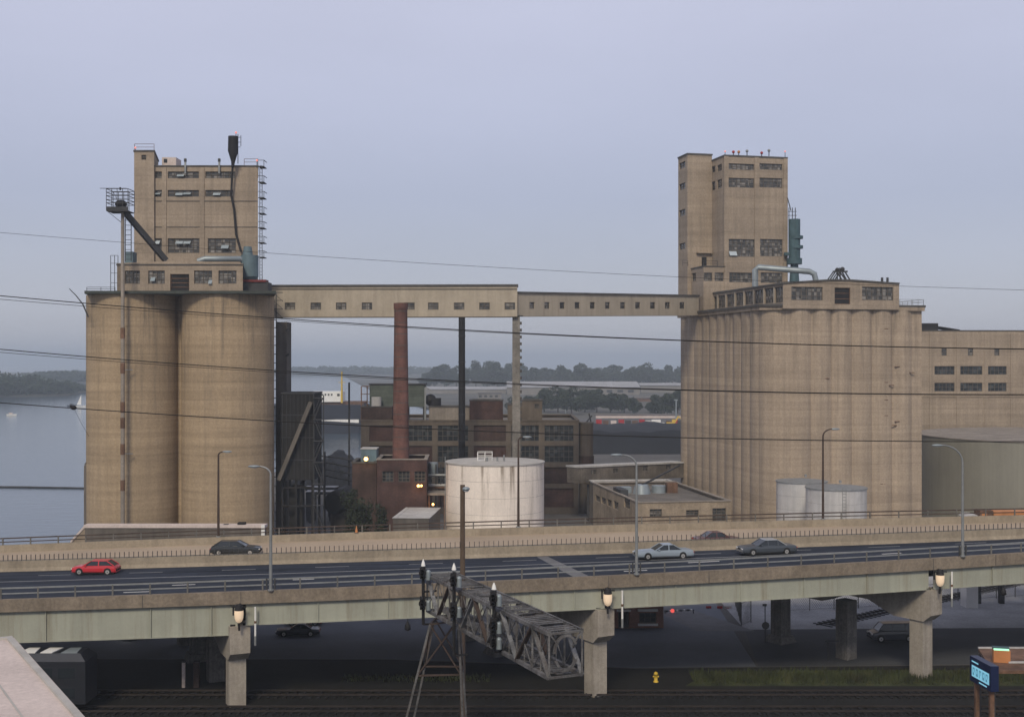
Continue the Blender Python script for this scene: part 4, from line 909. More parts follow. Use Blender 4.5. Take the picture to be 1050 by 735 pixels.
rbox('penthouse', 370.5, 402, 417.5, 'brown_brick', Y=241)
# louvred cooler on stilts
co = thing('cooling_tower', 'boxy dark green louvred cooler on stilts on the factory roof behind the chimney', 'cooling tower', (X(408, 246), 246, zr_))
mb = MB('louvre_green'); mb.box(X(379, 246), X(435, 246), 246, 251, Z(417, 246), Z(394.5, 246)); mb.use('dark_steel').box(X(378, 246), X(436, 246), 245.8, 251.2, Z(394.5, 246) + .004, Z(393.3, 246)); mb.build('casing', co, True)
for px in (379.5, 398, 417, 434.5):
    for Y in (246.3, 250.7): mb = MB('dark_steel'); mb.bar((X(px, 246), Y, zr_), (X(px, 246), Y, Z(417, 246)), .35); mb.build('leg', co, True)
mb = MB('rust_steel')
for px in (370.5, 376.5): mb.bar(at(px, 396, 245), at(px, 432, 245), .2)
for py in (396, 404, 412): mb.bar(at(370.5, py, 245), at(379, py, 245), .15)
mb.use('pale_roof').cyl(X(386, 244.5), 244.5, zr_, Z(407, 244.5), 1.0, n=16); mb.build('stair_frame', co, True)
cy_ = thing('cyclone', 'dark round dust cyclone on the factory roof left of the steel stack', 'cyclone', (X(446, 246), 246, zr_))
mb = MB('black_steel'); c = (X(446, 246), 246); mb.cyl(*c, Z(420, 246), Z(408, 246), 1.25, n=16); mb.cyl(*c, zr_, Z(420, 246), .4, 1.2, 16); mb.sphere((c[0] - .9, 246, Z(410, 246)), 1.2, 12, 8); mb.build('drum', cy_, True)
mb = MB('galvanised'); mb.bar((X(436, 244), 244, zr_ - 16), (X(436, 244), 244, Z(397, 244)), .3); mb.bar((X(442, 244), 244, Z(400, 244)), (X(436, 244), 244, Z(397, 244)), .25); mb.build('mast', cy_, True)
sr = tag(MB('frame_concrete').cyl(X(601, 241), 241, 0, Z(434, 241), 1.4, n=28).use('tar_roof').cyl(X(601, 241), 241, Z(434, 241), Z(432.5, 241), 1.5, n=28).use('brown_brick').cyl(X(601, 241), 241, Z(476, 241), Z(467, 241), 1.55, n=28).use('dark_steel').bar(at(606, 433, 241), at(604, 424, 241), .3).bar(at(601, 433, 241), at(607, 426, 241), .25).build('round_bin'), 'single slim round concrete bin at the right end of the factory', 'silo')
# chimneys
Yc = 190; zc = Z(311, Yc)
ch = thing('chimney', 'tall tapering red brick chimney crossing the cream conveyor gallery', 'chimney', (X(411, Yc), Yc, 0))
mb = MB('chimney_brick'); mb.tube([(0, 0, 0), (0, 0, zc * .6), (0, 0, zc)], [1.48, 1.2, 1.0], 28); mb.build('shaft', ch)
for k in range(13): z = zc * (.42 + .57 * k / 12.5); r_ = 1.48 + (1.0 - 1.48) * z / zc; MB('dark_coping').cyl(0, 0, z, z + .10, r_ + .035, n=28).build('hoop', ch)
mb = MB('chimney_brick'); mb.cyl(0, 0, zc - .9, zc + .02, 1.12, n=28); mb.use('black_steel').cyl(0, 0, zc + .021, zc + .06, .7, n=20); mb.build('crown', ch)
sk = thing('steel_stack', 'black steel smokestack standing between the brick chimney and the white tank', 'chimney', (X(473.6, 231), 231, 0))
mb = MB('black_steel'); zc = Z(318, 231); mb.tube([(0, 0, 0), (0, 0, zc)], [.66, .62], 20); mb.build('shaft', sk)
for k in range(1, 8): MB('dark_steel').cyl(0, 0, zc * k / 8, zc * k / 8 + .14, .72, n=20).build('hoop', sk)

# ---------------------------------------------------------------- yard between the silos
bb = thing('brick_building', 'dark red brick boiler house with three windows below the chimney', 'building', (X(412, 196), 196, 0))
bbo, *_ = block(bb, 'wall', (X(386.5, 185), 185, 0), R(2), X(437.5, 185) - X(386.5, 185), 9, Z(471.5, 185), 'dark_red_brick', coping='grey_concrete', cop_h=.15,
    front=[(391.8, 483, 403.5, 494, dict(nx=3, nz=3, glass='dark_glass')), (408.4, 483, 420.3, 494, dict(nx=3, nz=3, glass='dark_glass')), (424.8, 483, 436.2, 494, dict(nx=3, nz=3, glass='dark_glass'))])
lo = thing('brick_building', 'sooty lower brick block with a grey roof box left of the boiler house', 'building', (X(373, 195), 195, 0))
loo, *_ = block(lo, 'wall', (X(361, 186), 186, 0), R(2), X(386, 186) - X(361, 186), 8, Z(475, 186), 'brown_brick', coping='dark_coping')
mb = MB('blue_grey_steel'); mb.box(X(370, 188), X(386, 188), 188, 191, Z(478, 188), Z(460.5, 188)); mb.use('pale_roof').box(X(369.5, 188), X(386.5, 188), 187.9, 191.1, Z(460.5, 188) + .004, Z(459.6, 188)); mb.build('roof_box', loo, True)
ph = thing('shed', 'low hut with a pale snow-grey flat roof before the brick boiler house', 'shed', (X(417, 176), 176, 0))
pho, *_ = block(ph, 'wall', (X(403, 170), 170, 0), R(-4), X(440, 170) - X(403, 170), 12, Z(531, 170), 'soot_concrete', roof='pale_roof', coping='pale_roof', cop_h=.05, roofdrop=.02)
pr = thing('pipe_rack', 'rusty steel canopy and pipe rack left of the white tank', 'rack', (X(447, 188), 188, 0))
mb = MB('rust_steel')
for px in (424, 440, 456):
    for Y in (187, 191): mb.bar((X(px, 187), Y, 0), (X(px, 187), Y, Z(506, 187)), .22)
mb.use('grey_concrete'); mb.box(X(423, 187), X(457, 187), 186.8, 191.2, Z(507.5, 187), Z(505.5, 187)); mb.build('canopy', pr, True)
mb = MB('galvanised')
for py, m in ((497.5, 'pale_roof'), (500, 'rust_steel'), (487, 'galvanised')): mb.use(m).tube([at(438, py, 192), at(458, py, 192)], .22, 8)
for px in (441, 447, 452): mb.use('dark_steel').bar(at(px, 476, 192), at(px, 520, 192), .18)
mb.use('duct_steel').cyl(X(444, 193), 193, Z(486, 193), Z(474, 193), .8, n=14); mb.build('pipe', pr, True)
ht = thing('horizontal_tank', 'black horizontal tank lying in the yard left of the sooty brick block', 'tank', (X(351, 205), 205, 0))
mb = MB('black_steel'); c = at(351, 512, 205); mb.tube([c + Vector((-.6, -5, 0)), c + Vector((-.5, -4.6, 0)), c + Vector((.4, 4.6, 0)), c + Vector((.5, 5, 0))], [1.4, 1.95, 1.95, 1.4], 24); mb.build('drum', ht, True)
for yy in (-3, 3): mb = MB('soot_concrete'); mb.box(c.x - 1.5, c.x + 1.5, c.y + yy - .3, c.y + yy + .3, 0, c.z - 1.2); mb.build('saddle', ht, True)
# flat cars / stacked pale slabs deep in the yard, gantry pipes
for k, (px, py, Y) in enumerate(((330, 498.5, 232), (331, 503, 226))):
    o = thing('flat_wagon', ('far' if k == 0 else 'near') + ' one of two pale-topped flat wagons in the dark yard beside the loading house', 'wagon', (X(px, Y), Y, 0), 0, 'flat wagons in the yard')
    mb = MB('pale_roof'); w = 3.0; z = max(Z(py, Y), 1.2); mb.box(-w, w, -1.3, 1.3, z - .12, z); mb.use('dark_steel').box(-w, w, -1.1, 1.1, z - .6, z - .13); mb.build('deck', o)
    for sx in (-2.1, 2.1):
        mb = MB('dark_steel'); mb.box(sx - .8, sx + .8, -1, 1, .45, z - .61)
        for sy in (-.8, .8): mb.tube([(sx, sy - .06, .45), (sx, sy + .06, .45)], .45, 14)
        mb.build('bogie', o)
mb = MB('dark_steel')
for k in range(4): mb.tube([at(318, 466 + k * 6, 215 + k), at(345, 469 + k * 7, 214), at(372, 474 + k * 7, 213)], .13, 6)
for px in (333, 358): mb.bar(at(px, 392 if px == 358 else 463, 214), (X(px, 214), 214, 0), .3)
tag(mb.build('pipe_bridge'), 'thin dark pipes strung across the yard between loading house and brick block', 'pipes')
# loading shed with the pale roof edge in front of the left silos
ls = thing('dock_wall', 'long low dark wall with a pale pink coping in front of the left silos', 'wall', (X(180, 150), 150, 0))
Yd = 150; zt_ = Z(541, Yd)
lso, *_ = block(ls, 'wall', (X(87, Yd), Yd, 0), 0, X(271, Yd) - X(87, Yd), 1.3, zt_, 'soot_concrete', coping='pink_render', cop_h=.35, roof='tar_roof', roofdrop=.3)
mb = MB('pink_render'); x0 = X(87, Yd); mb.prism([(x0, 0, zt_ + .35), (x0 - 1.75, 0, zt_ - 1.6), (x0 - 1.75, 0, zt_ - 1.9), (x0, 0, zt_ + .02)], (0, Yd - .1, 0), (0, Yd + 1.3, 0)); mb.use('buff_brick').prism([(x0 - .003, 0, zt_), (x0 - 1.7, 0, zt_ - 1.9), (x0 - 1.7, 0, 0), (x0 - .003, 0, 0)], (0, Yd, 0), (0, Yd + 1.2, 0)); mb.build('ramp', lso, True)
mb = MB('white_paint'); mb.box(X(268.5, Yd), X(272, Yd), Yd - .4, Yd - .12, 7.5, zt_ + .4); mb.build('end_post', lso, True)
mb = MB('black_steel'); mb.box(X(243, Yd), X(250.5, Yd), Yd + .2, Yd + 1.1, zt_ - .4, Z(536, Yd)); mb.box(X(228, Yd), X(233, Yd), Yd + .2, Yd + 1.1, zt_ - .4, Z(538, Yd)); mb.build('roof_machine', lso, True)
# ---------------------------------------------------------------- far shore: trees, woods, ship, warehouses
def leaf_mesh(name, centers, radii, n, size, m, parent=None):
    C = np.asarray(centers, float); Rr = np.asarray(radii, float); vs = []
    for c, r in zip(C, Rr):
        d = RNG.normal(size=(n, 3)); d /= np.linalg.norm(d, axis=1)[:, None]; rad = RNG.uniform(.45, 1.08, (n, 1)) ** .6
        p = c + d * rad * r; a = RNG.normal(size=(n, 3)); a /= np.linalg.norm(a, axis=1)[:, None]
        b = np.cross(a, RNG.normal(size=(n, 3))); b /= np.linalg.norm(b, axis=1)[:, None]; s = size * RNG.uniform(.5, 1.2, (n, 1))
        vs.append(np.stack([p - a * s - b * s * .6, p + a * s - b * s * .6, p + a * s * .7 + b * s * .6, p - a * s * .7 + b * s * .6], 1).reshape(-1, 3))
    V = np.concatenate(vs); k = len(V) // 4; me = bpy.data.meshes.new(name)
    me.from_pydata(V.tolist(), [], np.arange(4 * k).reshape(k, 4).tolist()); me.materials.append(MATS[m]); me.update()
    o = bpy.data.objects.new(name, me); COL.objects.link(o)
    if parent: o.parent = parent
    return o
def make_tree(h, w, seed, label, group):
    random.seed(seed); r = thing('tree', label, 'tree', (0, 0, 0), 0, group)
    cs, rs = [], []
    for _ in range(24):
        t = random.random(); z = h * (.22 + .66 * t); rr = w * .5 * (1 - abs(t - .42) * 1.05) * random.uniform(.35, 1); a_ = random.uniform(0, 6.28)
        s = w * random.uniform(.15, .27); cs.append((rr * math.cos(a_), rr * math.sin(a_), z)); rs.append((s, s, s * random.uniform(.7, 1.05)))
    leaf_mesh('crown', cs, rs, 150, .85, 'far_leaf', r)
    mb = MB('bark'); mb.tube([(0, 0, 0), (.2, 0, h * .3), (0, .2, h * .6)], [h * .022, h * .017, h * .008], 7)
    for _ in range(4): a_ = random.uniform(0, 6.28); z = h * random.uniform(.25, .5); mb.tube([(0, 0, z), (w * .3 * math.cos(a_), w * .3 * math.sin(a_), z + h * .2)], [h * .01, h * .004], 5)
    mb.build('trunk', r); return r
TL = {'far': 'tall hazy tree of the far row rising above the long warehouse', 'left': 'tall hazy tree of the clump between brick chimney and concrete column', 'near': 'lower dark bushy tree in front of the long warehouse'}
TG = {'far': 'trees of the far row', 'left': 'trees of the clump behind the stack', 'near': 'trees before the long warehouse'}
protos = [make_tree(24, 17, 11 + k, TL['far'], TG['far']) for k in range(5)]; first = [True] * 5
random.seed(5)
def put_tree(px, ytop, Y, key, wpx=None):
    k = random.randrange(5); h = Z(ytop, Y); s = h / 24
    p = protos[k]
    if first[k]: first[k] = False; o = p; o['label'] = TL[key]; o['group'] = TG[key]; o.location = (X(px, Y), Y, 0)
    else: o = dup(p, (X(px, Y), Y, 0), None, TL[key], TG[key])
    o.rotation_euler = (0, 0, random.uniform(0, 6.28)); w = (wpx * Y / F / 17) if wpx else s; o.scale = (w, w, s * 1.03)
for px in list(range(557, 612, 9)) + list(range(614, 706, 9)):
    put_tree(px + random.uniform(-3, 3), 372.5 + random.uniform(0, 7) + (4 if 600 < px < 616 else 0), 1420 + random.uniform(-60, 120), 'far', random.uniform(15, 23))
for px, yt, w in ((446, 376, 18), (456, 374, 19), (468, 376, 18), (476, 378, 15), (488, 371.5, 20), (500, 371, 20), (510, 371.5, 22), (521, 373, 20), (534, 374, 22), (546, 377, 17), (436, 383, 14)):
    put_tree(px, yt, 1380 + random.uniform(-40, 80), 'left', w)
for px, yt, w in ((558, 399, 22), (572, 397, 24), (586, 398, 24), (600, 400, 22), (612, 399, 22), (626, 403, 22), (640, 404, 22), (650, 408, 16), (672, 405, 16), (684, 404, 18), (695, 400, 20), (540, 406, 20), (668, 412, 12), (526, 408, 16)):
    put_tree(px, yt, 690 + random.uniform(-20, 35), 'near', w)
def wood(name, label, pts, h, w, n, size):
    cs, rs = [], []
    for x, y, hh in pts:
        for _ in range(n):
            t = random.random(); s = w * random.uniform(.25, .5)
            cs.append((x + random.uniform(-w, w) * .6, y + random.uniform(-w, w) * .6, hh * (.15 + .75 * t))); rs.append((s, s, min(s, hh * .25)))
    o = leaf_mesh(name, cs, rs, 40, size, 'far_leaf'); return tag(o, label, 'wood', None, 'stuff')
pts = []
for i in range(85):
    f = random.random(); px = -60 + 146 * f; Y = 1010 + 190 * max(0, f - .35) + random.uniform(0, 130)
    edge = max(0, (px - 18) / 62); pts.append((X(px, Y), Y, (19 if edge <= 0 else 19 - 13 * min(1, edge)) * random.uniform(.7, 1.05)))
wood('shore_wood', 'blue-grey wooded spit along the left shore of the lake', pts, 18, 17, 7, 1.3)
pts = [(X(px, Y), Y, random.uniform(10, 15) * (1 if px < 88 else .8)) for px, Y in [(random.uniform(34, 96), random.uniform(1715, 1850)) for _ in range(55)]]
wood('island_wood', 'pale hazy wooded island on the horizon left of the left silos', pts, 14, 22, 6, 1.8)
pts = [(X(px, Y), Y, random.uniform(9, 17)) for px, Y in [(random.uniform(280, 450), random.uniform(2660, 2850)) for _ in range(70)]]
wood('horizon_wood', 'faint strip of hazy woods on the horizon behind the lake ship', pts, 14, 34, 6, 2.4)
# lake freighter
sh = thing('lake_ship', 'dark-hulled lake freighter with white deckhouse and tall yellow mast left of the chimney', 'ship', (X(340, 520), 520, -1))
Ys = 520; x0, x1 = X(255, Ys), X(374, Ys); zd = Z(415, Ys)
mb = MB('hull_navy'); mb.prism([(x0, 0, -1.5), (x1 - 3, 0, -1.5), (x1, 0, zd), (x0, 0, zd)], (0, Ys, 0), (0, Ys + 18, 0)); mb.build('hull', sh, True)
mb = MB('white_paint'); mb.prism([(X(326, Ys), 0, Z(431, Ys)), (X(368, Ys), 0, Z(433.5, Ys)), (X(368, Ys), 0, Z(430, Ys)), (X(345, Ys), 0, Z(430, Ys))], (0, Ys - .3, 0), (0, Ys - .05, 0)); mb.build('bulwark', sh, True)
mb = MB('rust_steel'); mb.box(X(290, Ys), X(372, Ys), Ys + 2, Ys + 16, zd + .01, zd + 1.2); mb.build('deck', sh, True)
Wd = Wall((X(318, 521), 521, zd + 1.21), (1, 0, 0), X(350, 521) - X(318, 521), Z(401.5, 521) - zd - 1.2)
for k in range(7): Wd.hole_px(320 + k * 3.2, 403.6, 321.8 + k * 3.2, 405.6, nx=1, nz=1, glass='dark_glass')
Wd.hole_px(345.6, 403.6, 348.4, 406.2, nx=1, nz=1, glass='dark_glass')
mb = MB('white_paint'); Wd.emit(mb, .2); xa, xb = X(318, 521), X(350, 521); zz = Z(401.5, 521); zb_ = zd + 1.21
for q in ([(xa, 521, zz), (xb, 521, zz), (xb, 533, zz), (xa, 533, zz)], [(xa, 533, zb_), (xa, 521, zb_), (xa, 521, zz), (xa, 533, zz)], [(xb, 521, zb_), (xb, 533, zb_), (xb, 533, zz), (xb, 521, zz)]): mb.add(q, [(0, 1, 2, 3)])
wh = mb.build('deckhouse', sh, True); Wd.windows(wh, .2)
mb = MB('yellow_paint'); mb.tube([at(350.5, 413, 519), at(350.5, 381, 519)], [.5, .25], 8); mb.bar(at(347, 392, 519), at(354, 392, 519), .2); mb.build('mast', sh, True)
# coal piles
def heap(label, x0, x1, y0, y1, h, seed, ridge=.5):
    random.seed(seed); mb = MB('coal'); nx, ny = 46, 22; vs = []
    ph = [random.uniform(0, 6.28) for _ in range(6)]
    for j in range(ny + 1):
        for i in range(nx + 1):
            u, v = i / nx, j / ny; e = min(u, 1 - u) * (x1 - x0); f = v * (y1 - y0); g = (1 - v) * (y1 - y0)
            z = min(h, e * .75, f * .62, g * .62) * (1 + .05 * math.sin(u * 23 + ph[0]) * math.sin(v * 9 + ph[1])) + (.25 * math.sin(u * 61 + ph[2]) + .2 * random.uniform(-1, 1)) * (1 if 0 < i < nx and 0 < j < ny else 0)
            vs.append((x0 + (x1 - x0) * u, y0 + (y1 - y0) * v, max(z, 0)))
    mb.add(vs, [(j * (nx + 1) + i, j * (nx + 1) + i + 1, (j + 1) * (nx + 1) + i + 1, (j + 1) * (nx + 1) + i) for j in range(ny) for i in range(nx)], True)
    return tag(mb.build('coal_pile'), label, 'coal pile')
heap('big flat-topped black coal pile behind the covered conveyor', 6, 120, 392, 470, Z(442, 405), 3)
# black quay stockpile behind the yard on the left
heap('low black coal heap in the yard before the dark ship hull', X(300, 300), X(376, 300), 285, 330, Z(452, 300), 9)
# long warehouse and other far buildings
def simple_building(name, label, cat, px0, px1, ytop, Y, d, m, roof_m, front=(), rise=1.5, group=None, ang=0):
    r = thing(name, label, cat, (X((px0 + px1) / 2, Y), Y, 0), 0, group); w = X(px1, Y) - X(px0, Y); h = Z(ytop, Y)
    o, *_ = block(r, 'wall', (X(px0, Y), Y, 0), ang, w, d, h, m, coping=None, front=front, roofdrop=.05)
    a_, b_ = X(px0, Y) - .6, X(px1, Y) + .6
    mb = MB(roof_m); mb.prism([(0, Y - .8, h + .002), (0, Y + d + .8, h + .002), (0, Y + d / 2, h + rise)], (a_, 0, 0), (b_, 0, 0)); mb.build('roof', o, True)
    return r
simple_building('warehouse', 'long pale warehouse with a light roof among the far trees', 'warehouse', 520, 656, 397, 1080, 60, 'far_wall', 'far_roof', rise=Z(391, 1110) - Z(397, 1080), front=[(a_, 399.5, a_ + 6, 402.5, dict(nx=1, nz=1, glass='dark_glass')) for a_ in range(600, 650, 11)])
simple_building('warehouse', 'low pale blue shed in the haze left of the concrete column', 'warehouse', 437, 519, 399, 1120, 40, 'far_wall', 'far_roof', rise=2.0)
simple_building('brick_building', 'small pinkish brick block beside the foot of the far trees right of the steel stack', 'building', 490, 514, 403, 900, 14, 'far_wall', 'tar_roof', rise=.4, front=[(491 + k * 5.5, 405, 494 + k * 5.5, 407.5, dict(nx=1, nz=1, glass='dark_glass')) for k in range(4)])
simple_building('warehouse', 'pale low sheds by the right elevator under the far tree row', 'warehouse', 657, 700, 395, 1150, 30, 'far_wall', 'far_roof', rise=2.0)
simple_building('brick_building', 'brown far building half hidden by trees beside the right elevator', 'building', 652, 690, 408, 900, 20, 'rust_steel', 'tar_roof', rise=1)
simple_building('low_wall', 'long pale quay wall beyond the black coal pile', 'wall', 611, 700, 425, 640, 3, 'pink_render', 'grey_concrete', rise=.2)
# parked trailers along the top of the coal quay
TRC = ['tail_red', 'rust_steel', 'pink_render', 'tail_red', 'dark_steel', 'rust_steel', 'tail_red', 'pale_roof', 'rust_steel', 'tail_red', 'dark_steel']
TRN = {'tail_red': 'red', 'rust_steel': 'rust-brown', 'pink_render': 'pale pink', 'dark_steel': 'dark grey', 'pale_roof': 'pale grey'}
for k, px in enumerate((614, 621, 629, 637, 644, 651, 658, 664.5, 686, 692, 697)):
    Y = 560; m = TRC[k]; nb = [TRN[TRC[q]] for q in (k - 1, k + 1) if 0 <= q < len(TRC)]
    tr = thing('trailer', ('%s box trailer parked beyond the coal pile, %s in the row from the left' % (TRN[m], ['first', 'second', 'third', 'fourth', 'fifth', 'sixth', 'seventh', 'eighth', 'ninth', 'tenth', 'last'][k])), 'trailer', (X(px, Y), Y, 0), 0, 'trailers beyond the coal pile')
    w = 1.35 if k % 2 else 1.6; w = 5.6 * Y / F / 2; h = Z(430 + (k % 3) * .8, Y)
    mb = MB(m); mb.box(-w, w, -1.2, 1.2, 1.1, max(2.6, h)); mb.build('box', tr)
    mb = MB('dark_steel'); mb.box(-w + .3, w - .3, -1, 1, .8, 1.09); mb.build('chassis', tr)
    for sx in (-w + 1, w - 1): mb = MB('black_rubber'); mb.tube([(sx, -1.1, .5), (sx, 1.1, .5)], .5, 12); mb.build('wheel', tr)
tk = thing('box_truck', 'white box truck parked beyond the coal pile near the right elevator', 'truck', (X(674, 540), 540, 0))
mb = MB('white_paint'); mb.box(-2.6, 1.4, -1.2, 1.2, 1.0, 4.0); mb.build('box', tk)
mb = MB('white_paint'); mb.box(1.5, 3.1, -1.1, 1.1, .7, 2.7); mb.use('dark_glass').box(2.0, 3.12, -1.12, 1.12, 1.7, 2.4); mb.build('cab', tk)
mb = MB('dark_steel'); mb.box(-2.5, 3.0, -1, 1, .6, .98); mb.build('chassis', tk)
for sx in (-1.8, 2.2): mb = MB('black_rubber'); mb.tube([(sx, -1.15, .5), (sx, 1.15, .5)], .5, 12); mb.build('wheel', tk)
ex = thing('excavator', 'orange-yellow excavator beyond the coal pile close to the right elevator', 'excavator', (X(688, 545), 545, 0))
mb = MB('dark_steel'); mb.box(-2, 2, -1.6, -.8, 0, .9); mb.box(-2, 2, .8, 1.6, 0, .9); mb.build('track', ex)
mb = MB('yellow_paint'); mb.box(-2.0, 1.6, -1.3, 1.3, .95, 2.6); mb.box(.4, 1.6, -1.3, 0, 2.61, 3.9); mb.build('body', ex)
mb = MB('yellow_paint'); mb.bar((1.4, .6, 2), (3.4, .6, 5.2), .6); mb.bar((3.4, .6, 5.2), (5.6, .6, 3.2), .45); mb.use('dark_steel').box(5.2, 6.1, .1, 1.1, 1.6, 3.1); mb.build('arm', ex)
lm = tag(MB('duct_steel').tube([at(693.3, 436, 560), at(693.3, 410, 560)], [.5, .3], 8).bar(at(691, 410, 560), at(695, 410, 560), .5).build('light_mast'), 'thin pale floodlight mast beside the right elevator far behind', 'mast')
lm = tag(MB('duct_steel').tube([at(580, 424, 700), at(580, 399, 700)], [.4, .25], 8).bar(at(579, 400, 700), at(581.5, 400, 700), .4).build('light_mast'), 'thin pale mast standing before the dark bushy trees', 'mast')
# boats on the lake
bo = thing('sailboat', 'white sailboat on the lake close to the left silos', 'boat', (X(83, 815), 815, -1))
def hull(mb, L, w, h):
    st = [(-.5, .75, 0), (-.25, 1, 0), (.1, 1, .05), (.38, .55, .2), (.5, .04, .35)]; vs = []
    for f, q, r_ in st: vs += [(f * L, -w * q, h * (1 + r_)), (f * L, -w * q * .6, -.2), (f * L, w * q * .6, -.2), (f * L, w * q, h * (1 + r_))]
    n = len(st); mb.add(vs, [(i * 4 + j, (i + 1) * 4 + j, (i + 1) * 4 + (j + 1) % 4, i * 4 + (j + 1) % 4) for i in range(n - 1) for j in range(4)] + [(0, 1, 2, 3)])
mb = MB('white_paint'); hull(mb, 6.5, 1.1, 1.0); mb.build('hull', bo)
mb = MB('galvanised'); mb.tube([(.3, 0, .6), (.3, 0, 8.6)], [.09, .06], 6); mb.build('mast', bo)
mb = MB('white_paint'); mb.prism([(.2, 0, 1.6), (-2.8, 0, 1.7), (.2, 0, 8.4)], (0, -.03, 0), (0, .03, 0)); mb.build('sail', bo)
bo = thing('motorboat', 'dark motorboat on the lake just left of the white sailboat', 'boat', (X(74, 830), 830, -1))
mb = MB('hull_navy'); hull(mb, 6.5, 1.1, .9); mb.build('hull', bo); mb = MB('dark_steel'); mb.box(-1.5, .6, -.7, .7, .9, 1.9); mb.build('cabin', bo)
bo = thing('motorboat', 'small pale motorboat on the lake at the left edge', 'boat', (X(12, 690), 690, -1))
mb = MB('white_paint'); hull(mb, 5.5, 1.0, .9); mb.build('hull', bo); mb = MB('pink_render'); mb.box(-1.4, .4, -.6, .6, .9, 1.7); mb.build('cabin', bo)
tag(MB('dark_steel').tube([(X(-40, 300), 300, -.85), (X(30, 298), 298, -.82), (X(88, 296), 296, -.85)], [.2, .22, .2], 8).build('floating_boom'), 'thin dark floating boom on the water left of the silos', 'boom')

